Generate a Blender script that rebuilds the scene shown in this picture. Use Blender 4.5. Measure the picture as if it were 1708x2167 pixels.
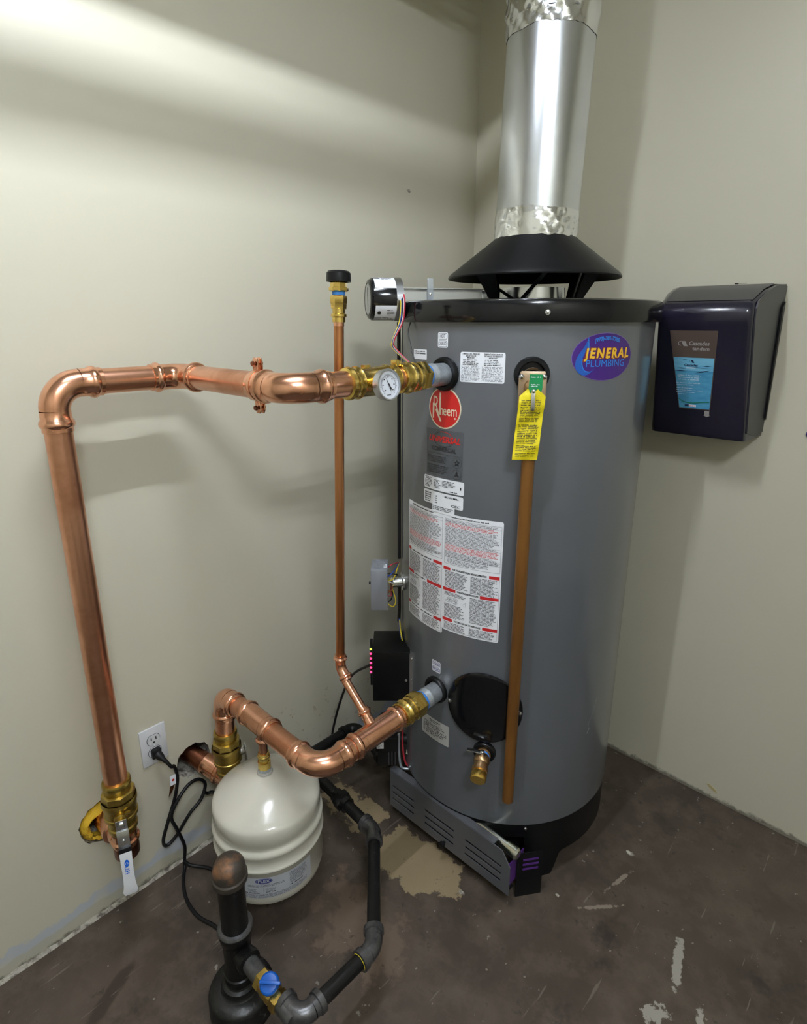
import bpy, bmesh, math, random
from mathutils import Vector, Matrix
R = math.radians
random.seed(7)
for o in list(bpy.data.objects): bpy.data.objects.remove(o)
scene = bpy.context.scene
COL = scene.collection

# ------------------------------------------------------------------ camera
cam = bpy.data.cameras.new('camera'); camo = bpy.data.objects.new('camera', cam); COL.objects.link(camo)
camo.location = (1.416, -1.869, 1.55)
camo.rotation_euler = (R(90 - 15.86), 0, R(43.6))
cam.sensor_fit = 'HORIZONTAL'; cam.sensor_width = 36.0; cam.lens = 25.82
cam.shift_y = -0.0325                      # the photograph was cropped off-centre
cam.clip_start = 0.02
scene.camera = camo
# ------------------------------------------------------------------ light and exposure
LAMP = 58.0                                 # tube brightness, used in the ceiling lamps' builder
world = bpy.data.worlds.new('world'); scene.world = world; world.use_nodes = True
world.node_tree.nodes['Background'].inputs[0].default_value = (0.5, 0.52, 0.55, 1)
world.node_tree.nodes['Background'].inputs[1].default_value = 0.0
vs = scene.view_settings
vs.view_transform = 'Standard'; vs.look = 'None'; vs.gamma = 1.0; vs.use_curve_mapping = False
vs.exposure = 0.0

# ------------------------------------------------------------------ materials
def nodes_of(name):
    m = bpy.data.materials.new(name); m.use_nodes = True
    nt = m.node_tree; b = nt.nodes['Principled BSDF']
    return m, nt, b
def N(nt, t, **kw):
    n = nt.nodes.new(t)
    for k, v in kw.items():
        if k in ('op',): n.operation = v
        elif isinstance(k, str) and hasattr(n, k): setattr(n, k, v)
    return n
def L(nt, a, b): nt.links.new(a, b)
def rgb(c): return (c[0], c[1], c[2], 1)
def mathn(nt, op, a, b=None, clamp=False):
    n = nt.nodes.new('ShaderNodeMath'); n.operation = op; n.use_clamp = clamp
    for i, v in enumerate((a, b)):
        if v is None: continue
        if isinstance(v, (int, float)): n.inputs[i].default_value = v
        else: L(nt, v, n.inputs[i])
    return n.outputs[0]
def mixc(nt, fac, a, b):
    n = nt.nodes.new('ShaderNodeMix'); n.data_type = 'RGBA'
    if isinstance(fac, (int, float)): n.inputs[0].default_value = fac
    else: L(nt, fac, n.inputs[0])
    for s, v in ((6, a), (7, b)):
        if isinstance(v, tuple): n.inputs[s].default_value = rgb(v)
        else: L(nt, v, n.inputs[s])
    return n.outputs[2]
def coord(nt, scale=None):
    tc = nt.nodes.new('ShaderNodeTexCoord')
    if scale is None: return tc.outputs['Object']
    mp = nt.nodes.new('ShaderNodeMapping'); mp.inputs['Scale'].default_value = scale
    L(nt, tc.outputs['Object'], mp.inputs['Vector']); return mp.outputs[0]
def noise(nt, vec, scale, detail=3, rough=0.55):
    n = nt.nodes.new('ShaderNodeTexNoise'); n.inputs['Scale'].default_value = scale
    n.inputs['Detail'].default_value = detail; n.inputs['Roughness'].default_value = rough
    L(nt, vec, n.inputs['Vector']); return n.outputs['Fac']
def ramp(nt, fac, stops):
    n = nt.nodes.new('ShaderNodeValToRGB'); cr = n.color_ramp
    while len(cr.elements) < len(stops): cr.elements.new(0.5)
    for e, (p, c) in zip(cr.elements, stops):
        e.position = p; e.color = rgb(c) if isinstance(c, tuple) else (c, c, c, 1)
    L(nt, fac, n.inputs[0]); return n.outputs[0]
def bump(nt, b, h, strength, dist=0.002):
    n = nt.nodes.new('ShaderNodeBump'); n.inputs['Strength'].default_value = strength
    n.inputs['Distance'].default_value = dist
    L(nt, h, n.inputs['Height']); L(nt, n.outputs[0], b.inputs['Normal'])
def pm(name, col, rough=0.5, metal=0.0, var=None, bmp=None, coat=0.0, spec=0.5, rvar=None):
    """plain principled material; var=(colour2, scale, lo, hi[, stretch]) mottles, bmp=(scale, strength, dist)"""
    m, nt, b = nodes_of(name)
    b.inputs['Base Color'].default_value = rgb(col); b.inputs['Roughness'].default_value = rough
    b.inputs['Metallic'].default_value = metal; b.inputs['Coat Weight'].default_value = coat
    b.inputs['Specular IOR Level'].default_value = spec
    v = coord(nt, var[4] if var and len(var) > 4 else None)
    if var:
        f = ramp(nt, noise(nt, v, var[1], 5, 0.6), [(var[2], 0.0), (var[3], 1.0)])
        L(nt, mixc(nt, f, col, var[0]), b.inputs['Base Color'])
        if rvar:
            L(nt, mathn(nt, 'ADD', mathn(nt, 'MULTIPLY', f, rvar), rough, True), b.inputs['Roughness'])
    if bmp: bump(nt, b, noise(nt, coord(nt), bmp[0], 3, 0.5), bmp[1], bmp[2])
    return m
def emit(name, col, strength):
    m, nt, b = nodes_of(name)
    b.inputs['Base Color'].default_value = rgb(col)
    b.inputs['Emission Color'].default_value = rgb(col); b.inputs['Emission Strength'].default_value = strength
    return m
M = {}
M['copper'] = pm('copper_fitting', (0.86, 0.46, 0.305), 0.18, 1, ((0.64, 0.30, 0.175), 22, 0.45, 0.75), rvar=0.12)
M['copper_pipe'] = pm('copper_pipe', (0.80, 0.425, 0.28), 0.28, 1, ((0.54, 0.25, 0.14), 9, 0.40, 0.70), rvar=0.1)
M['copper_riser'] = pm('copper_riser', (0.60, 0.275, 0.125), 0.30, 1, ((0.36, 0.15, 0.055), 14, 0.4, 0.7, (1, 1, 0.25)))
M['copper_dark'] = pm('copper_stained', (0.20, 0.075, 0.04), 0.35, 1, ((0.40, 0.17, 0.09), 30, 0.5, 0.7))
M['brass'] = pm('brass', (0.78, 0.57, 0.17), 0.18, 1, ((0.58, 0.40, 0.10), 40, 0.4, 0.75), rvar=0.15)
M['bronze'] = pm('bronze', (0.60, 0.40, 0.22), 0.32, 1, ((0.45, 0.28, 0.14), 40, 0.4, 0.7))
M['gold_metal'] = pm('gold_cap', (0.85, 0.58, 0.14), 0.28, 1)
M['brass_cast'] = pm('cast_brass', (0.52, 0.385, 0.105), 0.34, 1, ((0.40, 0.28, 0.07), 60, 0.4, 0.7), bmp=(400, 0.3, 0.0006))
M['galv'] = pm('galvanised_steel', (0.60, 0.65, 0.70), 0.36, 0.65, ((0.40, 0.44, 0.48), 60, 0.4, 0.7), rvar=0.1)
M['steel'] = pm('steel', (0.70, 0.72, 0.74), 0.22, 1)
M['flue'] = pm('flue_sheet_metal', (0.72, 0.75, 0.79), 0.23, 1, ((0.66, 0.69, 0.74), 12, 0.35, 0.7))
M['foil'] = pm('foil_tape', (0.84, 0.86, 0.88), 0.14, 1, bmp=(22, 0.5, 0.006))
M['jacket'] = pm('grey_enamel_jacket', (0.112, 0.121, 0.136), 0.30, 0, ((0.099, 0.107, 0.120), 3, 0.35, 0.7), coat=0.6, spec=0.5); M['jacket'].node_tree.nodes['Principled BSDF'].inputs['Coat Roughness'].default_value = 0.10
M['black'] = pm('black_gloss_enamel', (0.004, 0.0045, 0.0055), 0.13, 0, spec=0.4)
M['black_satin'] = pm('black_satin_paint', (0.005, 0.0053, 0.006), 0.36, spec=0.22)
M['black_matt'] = pm('black_matt_plastic', (0.007, 0.007, 0.008), 0.5, spec=0.25)
M['iron'] = pm('black_iron_pipe', (0.006, 0.006, 0.006), 0.34, 0.0, ((0.035, 0.033, 0.032), 35, 0.60, 0.75), bmp=(160, 0.25, 0.001), spec=0.28)
M['iron_fit'] = pm('grey_malleable_iron', (0.14, 0.14, 0.145), 0.34, 0.75, ((0.07, 0.07, 0.072), 40, 0.42, 0.7), bmp=(220, 0.3, 0.0008))
M['iron_black'] = pm('cast_iron_tarred', (0.006, 0.006, 0.006), 0.40, 0.0, ((0.16, 0.16, 0.16), 45, 0.64, 0.76), bmp=(90, 0.5, 0.002))
M['rust'] = pm('rusted_iron_cap', (0.055, 0.045, 0.036), 0.55, 0.3, ((0.26, 0.12, 0.05), 11, 0.50, 0.62), bmp=(80, 0.5, 0.0015))
M['cream'] = pm('cream_enamel', (0.66, 0.645, 0.56), 0.20, 0, ((0.62, 0.60, 0.51), 5, 0.4, 0.7), coat=0.5)
M['white_paper'] = pm('white_label', (0.84, 0.87, 0.93), 0.38)
M['grey_label'] = pm('grey_clear_label', (0.082, 0.089, 0.101), 0.24)
M['cream_label'] = pm('cream_print', (0.72, 0.64, 0.47), 0.4)
M['ink'] = pm('black_ink', (0.015, 0.016, 0.020), 0.5)
M['ink_grey'] = pm('grey_ink', (0.13, 0.135, 0.16), 0.5)
M['ink_red'] = pm('red_ink', (0.55, 0.02, 0.025), 0.45)
M['ink_blue'] = pm('blue_ink', (0.02, 0.03, 0.20), 0.45)
M['sign_red'] = pm('red_badge', (0.56, 0.018, 0.016), 0.3)
M['purple'] = pm('purple_sticker', (0.055, 0.012, 0.19), 0.3)
M['drop_blue'] = pm('blue_print', (0.012, 0.10, 0.45), 0.35)
M['bright_blue'] = pm('bright_blue_print', (0.02, 0.22, 0.68), 0.35)
M['gold'] = pm('golden_print', (0.86, 0.50, 0.03), 0.35)
M['yellow_tag'] = pm('yellow_plastic_tag', (0.80, 0.66, 0.012), 0.35, bmp=(60, 0.5, 0.004))
M['green_tag'] = pm('green_metal_tag', (0.02, 0.30, 0.10), 0.28)
M['cpvc'] = pm('brown_discharge_pipe', (0.22, 0.095, 0.02), 0.38, 0.35, ((0.115, 0.048, 0.012), 18, 0.4, 0.7, (1, 1, 0.15)), bmp=(30, 0.2, 0.002))
M['blue_tape'] = pm('blue_thread_tape', (0.05, 0.24, 0.72), 0.5)
M['blue_handle'] = pm('blue_plastic', (0.005, 0.10, 0.47), 0.35)
M['white_plastic'] = pm('white_plastic', (0.66, 0.67, 0.70), 0.3)
M['dial'] = pm('dial_face', (0.70, 0.73, 0.80), 0.35)
M['grey_box'] = pm('grey_steel_box', (0.27, 0.29, 0.33), 0.40, 0.3)
M['cord'] = pm('black_rubber_cord', (0.006, 0.006, 0.007), 0.42, spec=0.3)
M['w_yellow'] = pm('yellow_wire', (0.75, 0.58, 0.03), 0.4)
M['w_blue'] = pm('blue_wire', (0.03, 0.08, 0.40), 0.4)
M['w_red'] = pm('red_wire', (0.45, 0.03, 0.05), 0.4)
M['w_white'] = pm('white_wire', (0.6, 0.6, 0.62), 0.4)
M['w_orange'] = pm('brown_wire', (0.25, 0.09, 0.03), 0.4)
M['navy'] = pm('navy_translucent_plastic', (0.011, 0.011, 0.023), 0.25, 0, ((0.015, 0.012, 0.026), 6, 0.4, 0.7), coat=0.3)
M['navy_side'] = pm('charcoal_plastic', (0.024, 0.025, 0.031), 0.36)
M['window_brown'] = pm('smoked_window', (0.095, 0.068, 0.056), 0.22, coat=0.5)
M['sky_card'] = pm('blue_card', (0.06, 0.28, 0.50), 0.3, 0, ((0.12, 0.42, 0.62), 18, 0.4, 0.7, (1, 1, 3)))
M['sky_card2'] = pm('pale_blue_card', (0.20, 0.52, 0.72), 0.3, 0, ((0.10, 0.36, 0.60), 22, 0.4, 0.7, (0.6, 1, 4)))
M['navy_ink'] = pm('navy_ink', (0.012, 0.03, 0.09), 0.4)
M['green_ink'] = pm('green_ink', (0.015, 0.20, 0.10), 0.4)
M['pale_ink'] = pm('pale_ink', (0.50, 0.66, 0.80), 0.4)
M['grey_logo'] = pm('grey_logo', (0.30, 0.28, 0.27), 0.4)
M['purple_film'] = pm('purple_coated_sheet', (0.16, 0.05, 0.35), 0.3, 0.5)
M['zinc'] = pm('zinc_tube', (0.55, 0.56, 0.40), 0.25, 1, ((0.6, 0.62, 0.62), 12, 0.4, 0.6))
M['door_grey'] = pm('grey_louvred_steel', (0.125, 0.13, 0.145), 0.36, 0.3)
M['foam'] = pm('yellow_spray_foam', (0.78, 0.48, 0.03), 0.8, bmp=(70, 1, 0.006))
M['plaster'] = pm('broken_plaster', (0.50, 0.47, 0.40), 0.9, 0, ((0.14, 0.12, 0.10), 50, 0.45, 0.65), bmp=(90, 1, 0.005))
M['gouge'] = pm('torn_plasterboard', (0.50, 0.42, 0.22), 0.9)
M['scratch'] = pm('jacket_scratch', (0.30, 0.31, 0.32), 0.4)
M['silicone'] = pm('clear_sealant', (0.45, 0.44, 0.40), 0.25)
M['rail'] = pm('satin_steel_rail', (0.55, 0.57, 0.60), 0.30, 1)
M['clear'] = pm('clear_plastic', (0.75, 0.80, 0.85), 0.15); M['clear'].node_tree.nodes['Principled BSDF'].inputs['Transmission Weight'].default_value = 0.75
M['tan_metal'] = pm('tan_brass_plate', (0.50, 0.37, 0.25), 0.35, 0.8)
M['lamp_white'] = pm('lamp_housing_white', (0.75, 0.75, 0.73), 0.4)
M['tube'] = emit('fluorescent_tube', (0.89, 0.955, 1.05), LAMP * 13)
M['tube_new'] = emit('fluorescent_tube_new', (0.89, 0.955, 1.05), LAMP * 4.8)
M['led_red'] = emit('red_led', (1.0, 0.02, 0.09), 5.0)
M['led_green'] = emit('green_led', (0.5, 1.0, 0.05), 2.5)
M['ceiling'] = pm('ceiling_paint', (0.78, 0.77, 0.73), 0.8, bmp=(120, 0.3, 0.002))
M['duct'] = pm('duct_metal', (0.6, 0.62, 0.64), 0.4, 1)

def wall_mat(name, kind):
    m, nt, b = nodes_of(name)
    v = coord(nt)
    sep = nt.nodes.new('ShaderNodeSeparateXYZ'); L(nt, v, sep.inputs[0])
    z = sep.outputs['Z']
    base = mixc(nt, noise(nt, v, 2.2, 4), (0.585, 0.557, 0.443), (0.612, 0.583, 0.468))
    n1 = noise(nt, v, 9, 5, 0.6); n2 = noise(nt, v, 34, 5, 0.65)
    def band(z0, z1, soft, n, amp):         # 1 between heights z0 and z1, edges broken by noise
        zz = mathn(nt, 'ADD', z, mathn(nt, 'MULTIPLY', mathn(nt, 'SUBTRACT', n, 0.5), amp))
        a = mathn(nt, 'DIVIDE', mathn(nt, 'SUBTRACT', zz, z0), soft, True)
        c = mathn(nt, 'DIVIDE', mathn(nt, 'SUBTRACT', z1, zz), soft, True)
        return mathn(nt, 'MULTIPLY', a, c)
    if kind == 'left':
        # stretch of bluish filler showing where a base board was pulled off
        p = band(0.030, 0.085, 0.006, n1, 0.14)
        k = ramp(nt, noise(nt, v, 4.0, 2), [(0.37, 0.0), (0.43, 1.0)])
        p = mathn(nt, 'MULTIPLY', p, k)
        base = mixc(nt, mathn(nt, 'MULTIPLY', p, 0.8), base, (0.47, 0.51, 0.58))
        q = band(-0.1, 0.05, 0.006, n1, 0.05)
        base = mixc(nt, mathn(nt, 'MULTIPLY', q, 0.8), base, (0.50, 0.48, 0.38))
        # scrape marks near the gas pipe
        s = mathn(nt, 'MULTIPLY', band(0.02, 0.30, 0.02, n1, 0.25), ramp(nt, n2, [(0.60, 0.0), (0.66, 1.0)]))
        y = sep.outputs['Y']
        yy = mathn(nt, 'MULTIPLY', mathn(nt, 'DIVIDE', mathn(nt, 'ADD', y, 1.10), 0.15, True), mathn(nt, 'DIVIDE', mathn(nt, 'SUBTRACT', -0.45, y), 0.1, True))
        base = mixc(nt, mathn(nt, 'MULTIPLY', mathn(nt, 'MULTIPLY', s, yy), 0.7), base, (0.30, 0.24, 0.13))
    # grime and chips along the foot of the wall
    g = band(-0.2, 0.018, 0.01, n2, 0.05)
    base = mixc(nt, mathn(nt, 'MULTIPLY', g, 0.75), base, (0.10, 0.085, 0.065))
    sp = ramp(nt, noise(nt, v, 75, 3, 0.6), [(0.735, 0.0), (0.75, 1.0)])
    low = mathn(nt, 'DIVIDE', mathn(nt, 'SUBTRACT', 0.45, z), 0.4, True)
    base = mixc(nt, mathn(nt, 'MULTIPLY', mathn(nt, 'MULTIPLY', sp, low), 0.6), base, (0.16, 0.15, 0.15))
    L(nt, base, b.inputs['Base Color'])
    b.inputs['Roughness'].default_value = 0.42; b.inputs['Specular IOR Level'].default_value = 0.35
    bump(nt, b, noise(nt, v, 26, 4, 0.5), 0.10, 0.004)
    return m
def floor_mat():
    m, nt, b = nodes_of('worn_brown_floor')
    v = coord(nt)
    n0 = noise(nt, v, 2.3, 5, 0.6); n1 = noise(nt, v, 12, 6, 0.65); n2 = noise(nt, v, 55, 4, 0.6)
    base = mixc(nt, ramp(nt, n0, [(0.35, 0.0), (0.65, 1.0)]), (0.044, 0.032, 0.024), (0.080, 0.060, 0.045))
    base = mixc(nt, ramp(nt, n1, [(0.45, 0.0), (0.72, 0.9)]), base, (0.118, 0.092, 0.070))
    base = mixc(nt, ramp(nt, noise(nt, v, 5.5, 5, 0.7), [(0.58, 0.0), (0.68, 0.75)]), base, (0.028, 0.020, 0.016))
    # bare beige concrete showing in spots of their own shape
    def blob(cx, cy, rx, ry, edge, n=n1, amp=0.55, rot=0.0):
        sx = mathn(nt, 'SUBTRACT', sep.outputs['X'], cx); sy = mathn(nt, 'SUBTRACT', sep.outputs['Y'], cy)
        c, s = math.cos(rot), math.sin(rot)
        ux = mathn(nt, 'ADD', mathn(nt, 'MULTIPLY', sx, c / rx), mathn(nt, 'MULTIPLY', sy, s / rx))
        uy = mathn(nt, 'ADD', mathn(nt, 'MULTIPLY', sx, -s / ry), mathn(nt, 'MULTIPLY', sy, c / ry))
        d = mathn(nt, 'SQRT', mathn(nt, 'ADD', mathn(nt, 'MULTIPLY', ux, ux), mathn(nt, 'MULTIPLY', uy, uy)))
        d = mathn(nt, 'ADD', d, mathn(nt, 'MULTIPLY', mathn(nt, 'SUBTRACT', n, 0.5), amp * 4))
        return mathn(nt, 'DIVIDE', mathn(nt, 'SUBTRACT', 1.0, d), edge, True)
    sep = nt.nodes.new('ShaderNodeSeparateXYZ'); L(nt, v, sep.inputs[0])
    beige = mixc(nt, n1, (0.24, 0.18, 0.105), (0.33, 0.26, 0.155))
    base = mixc(nt, blob(0.50, -0.87, 0.15, 0.085, 0.06, rot=0.15, amp=0.4), base, beige)
    base = mixc(nt, blob(0.22, -0.86, 0.13, 0.06, 0.12, amp=0.8), base, beige)
    base = mixc(nt, mathn(nt, 'MULTIPLY', blob(0.53, -1.10, 0.16, 0.10, 0.3, amp=0.9), 0.5), base, (0.20, 0.14, 0.10))
    pale = (0.33, 0.31, 0.27)
    base = mixc(nt, blob(1.175, -0.615, 0.012, 0.075, 0.2, n2, 0.5, rot=0.25), base, pale)
    base = mixc(nt, blob(1.175, -0.77, 0.035, 0.020, 0.2, n2, 0.8, rot=0.9), base, pale)
    base = mixc(nt, blob(1.265, -0.73, 0.010, 0.05, 0.2, n2, 0.6, rot=0.3), base, pale)
    base = mixc(nt, blob(0.975, -0.50, 0.006, 0.060, 0.3, n2, 0.7, rot=-0.25), base, (0.24, 0.20, 0.16))
    base = mixc(nt, blob(0.965, -0.62, 0.006, 0.070, 0.3, n2, 0.7, rot=-0.75), base, (0.24, 0.20, 0.16))
    base = mixc(nt, mathn(nt, 'MULTIPLY', blob(0.22, -1.63, 0.02, 0.10, 0.3, n1, 0.3, rot=0.5), 0.7), base, (0.030, 0.018, 0.014))
    # specks and short scratches of paint
    sp = ramp(nt, noise(nt, v, 42, 3, 0.55), [(0.69, 0.0), (0.71, 1.0)])
    base = mixc(nt, mathn(nt, 'MULTIPLY', sp, 0.75), base, (0.27, 0.25, 0.22))
    dk = ramp(nt, noise(nt, v, 24, 5, 0.7), [(0.60, 0.0), (0.70, 0.8)]); base = mixc(nt, dk, base, (0.026, 0.019, 0.015))
    mp = nt.nodes.new('ShaderNodeMapping'); mp.inputs['Scale'].default_value = (40, 3.5, 1); mp.inputs['Rotation'].default_value = (0, 0, 0.5)
    L(nt, v, mp.inputs['Vector'])
    for k, (rz, sx_, sy_, th_) in enumerate(((0.5, 40, 3.5, 0.69), (1.3, 55, 5, 0.70), (-0.7, 48, 4, 0.70))):
        mp = nt.nodes.new('ShaderNodeMapping'); mp.inputs['Scale'].default_value = (sx_, sy_, 1); mp.inputs['Rotation'].default_value = (0, 0, rz); mp.inputs['Location'].default_value = (3.1 * k, 1.7 * k, 0)
        L(nt, v, mp.inputs['Vector'])
        sc = ramp(nt, noise(nt, mp.outputs[0], 1.0, 3, 0.6), [(th_, 0.0), (th_ + 0.02, 1.0)])
        base = mixc(nt, mathn(nt, 'MULTIPLY', sc, 0.45), base, (0.22, 0.19, 0.155))
    L(nt, base, b.inputs['Base Color'])
    L(nt, mathn(nt, 'ADD', mathn(nt, 'MULTIPLY', n1, 0.35), 0.32), b.inputs['Roughness'])
    b.inputs['Specular IOR Level'].default_value = 0.4
    bump(nt, b, n1, 0.22, 0.004)
    return m
M['wall_l'] = wall_mat('painted_plaster_left', 'left')
M['wall_r'] = wall_mat('painted_plaster_right', 'right')
M['floor'] = floor_mat()

# ------------------------------------------------------------------ mesh helpers
def basis(d):
    d = Vector(d).normalized()
    a = Vector((0, 0, 1)) if abs(d.z) < 0.9 else Vector((1, 0, 0))
    u = a.cross(d).normalized(); w = d.cross(u).normalized()
    return u, w, d
BASE = {}
class MB:
    def __init__(s): s.v = []; s.f = []
    def add(s, vs, fs):
        o = len(s.v); s.v += [Vector(p) for p in vs]; s.f += [tuple(i + o for i in f) for f in fs]; return s
    def lathe(s, p, d, prof, seg=32, cap=True, rot=0.0, arc=None):
        p = Vector(p); u, w, d = basis(d); vs = []; fs = []; n = len(prof)
        full = arc is None; a0, a1 = (0, 2 * math.pi) if full else arc
        m = seg if full else seg + 1
        for k in range(m):
            a = a0 + (a1 - a0) * k / seg + rot
            e = u * math.cos(a) + w * math.sin(a)
            for (t, r) in prof: vs.append(p + d * t + e * r)
        for k in range(seg):
            k2 = (k + 1) % m
            for j in range(n - 1):
                fs.append((k * n + j, k2 * n + j, k2 * n + j + 1, k * n + j + 1))
        if cap and full:
            if prof[0][1] > 1e-6: fs.append(tuple(k * n for k in range(m))[::-1])
            if prof[-1][1] > 1e-6: fs.append(tuple(k * n + n - 1 for k in range(m)))
        return s.add(vs, fs)
    def cyl(s, a, b, r, seg=24, rot=0.0):
        a = Vector(a); b = Vector(b); return s.lathe(a, b - a, [(0, r), ((b - a).length, r)], seg, True, rot)
    def tube(s, pts, r, seg=14, cap=True):
        pts = [Vector(p) for p in pts]; n = len(pts); rs = r if isinstance(r, (list, tuple)) else [r] * n
        t = [(pts[min(i + 1, n - 1)] - pts[max(i - 1, 0)]).normalized() for i in range(n)]
        u, w, _ = basis(t[0]); vs = []; fs = []
        for i in range(n):
            u = (u - t[i] * u.dot(t[i])).normalized(); w = t[i].cross(u)
            for k in range(seg):
                a = 2 * math.pi * k / seg; vs.append(pts[i] + (u * math.cos(a) + w * math.sin(a)) * rs[i])
        for i in range(n - 1):
            for k in range(seg):
                k2 = (k + 1) % seg; fs.append((i * seg + k, i * seg + k2, (i + 1) * seg + k2, (i + 1) * seg + k))
        if cap: fs.append(tuple(range(seg))[::-1]); fs.append(tuple((n - 1) * seg + k for k in range(seg)))
        return s.add(vs, fs)
    def box(s, c, size, ax=None):
        c = Vector(c); X, Y, Z = ax if ax else (Vector((1, 0, 0)), Vector((0, 1, 0)), Vector((0, 0, 1)))
        X, Y, Z = Vector(X) * size[0] / 2, Vector(Y) * size[1] / 2, Vector(Z) * size[2] / 2
        vs = [c + X * i + Y * j + Z * k for i in (-1, 1) for j in (-1, 1) for k in (-1, 1)]
        return s.add(vs, [(0, 1, 3, 2), (4, 6, 7, 5), (0, 4, 5, 1), (2, 3, 7, 6), (0, 2, 6, 4), (1, 5, 7, 3)])
    def prism(s, poly, o, ex, ey, depth):
        """polygon in the plane (o, ex, ey), thickened by depth along ex x ey"""
        o, ex, ey = Vector(o), Vector(ex), Vector(ey); nrm = ex.cross(ey).normalized() * depth
        n = len(poly); vs = [o + ex * x + ey * y for x, y in poly]; vs += [v + nrm for v in vs]
        return s.add(vs, [tuple(range(n))[::-1], tuple(range(n, 2 * n))] + [(i, (i + 1) % n, n + (i + 1) % n, n + i) for i in range(n)])
    def ball(s, c, r, seg=14, rings=8, sc=(1, 1, 1)):
        c = Vector(c); vs = []; fs = []
        for i in range(rings + 1):
            th = math.pi * i / rings
            for k in range(seg):
                a = 2 * math.pi * k / seg
                vs.append(c + Vector((r * math.sin(th) * math.cos(a) * sc[0], r * math.sin(th) * math.sin(a) * sc[1], r * math.cos(th) * sc[2])))
        for i in range(rings):
            for k in range(seg): fs.append((i * seg + k, (i + 1) * seg + k, (i + 1) * seg + (k + 1) % seg, i * seg + (k + 1) % seg))
        return s.add(vs, fs)
    def build(s, name, mat, parent=None, smooth=True, bevel=0.0, bseg=2, angle=38):
        me = bpy.data.meshes.new(name); b = BASE.get(parent.name, Vector((0, 0, 0))) if parent else Vector((0, 0, 0))
        me.from_pydata([tuple(v - b) for v in s.v], [], s.f)
        bm = bmesh.new(); bm.from_mesh(me); bmesh.ops.remove_doubles(bm, verts=bm.verts, dist=1e-6)
        if bevel <= 0: pass
        bmesh.ops.recalc_face_normals(bm, faces=bm.faces)
        if bevel > 0:
            es = [e for e in bm.edges if len(e.link_faces) == 2 and e.calc_face_angle(0) > R(30)]
            bmesh.ops.bevel(bm, geom=es, offset=bevel, segments=bseg, profile=0.5, affect='EDGES', clamp_overlap=True)
        bm.to_mesh(me); bm.free()
        if smooth:
            me.shade_smooth(); me.set_sharp_from_angle(angle=R(angle))
        me.materials.append(M[mat] if isinstance(mat, str) else mat)
        o = bpy.data.objects.new(name, me); COL.objects.link(o)
        if parent: o.parent = parent; BASE[o.name] = b
        if name in ('print', 'dial_print'): o['kind'] = 'stuff'
        return o
def thing(name, label, cat, loc, group=None):
    o = bpy.data.objects.new(name, None); COL.objects.link(o); o.location = loc; o.empty_display_size = 0.05
    o['label'] = label; o['category'] = cat
    if group: o['group'] = group
    BASE[o.name] = Vector(loc); return o
def tag(o, label, cat, group=None):
    o['label'] = label; o['category'] = cat
    if group: o['group'] = group
    return o
def lab(o, label): o['label'] = label; return o
def struct(o): o['kind'] = 'structure'; return o
def bez(pts, n=8):
    """smooth curve through points (Catmull-Rom)"""
    P = [Vector(p) for p in pts]; P = [P[0] * 2 - P[1]] + P + [P[-1] * 2 - P[-2]]; out = []
    for i in range(1, len(P) - 2):
        for k in range(n):
            t = k / n; a, b, c, d = P[i - 1], P[i], P[i + 1], P[i + 2]
            out.append(0.5 * ((2 * b) + (c - a) * t + (2 * a - 5 * b + 4 * c - d) * t * t + (3 * b - a - 3 * c + d) * t ** 3))
    out.append(P[-2]); return out

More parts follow.
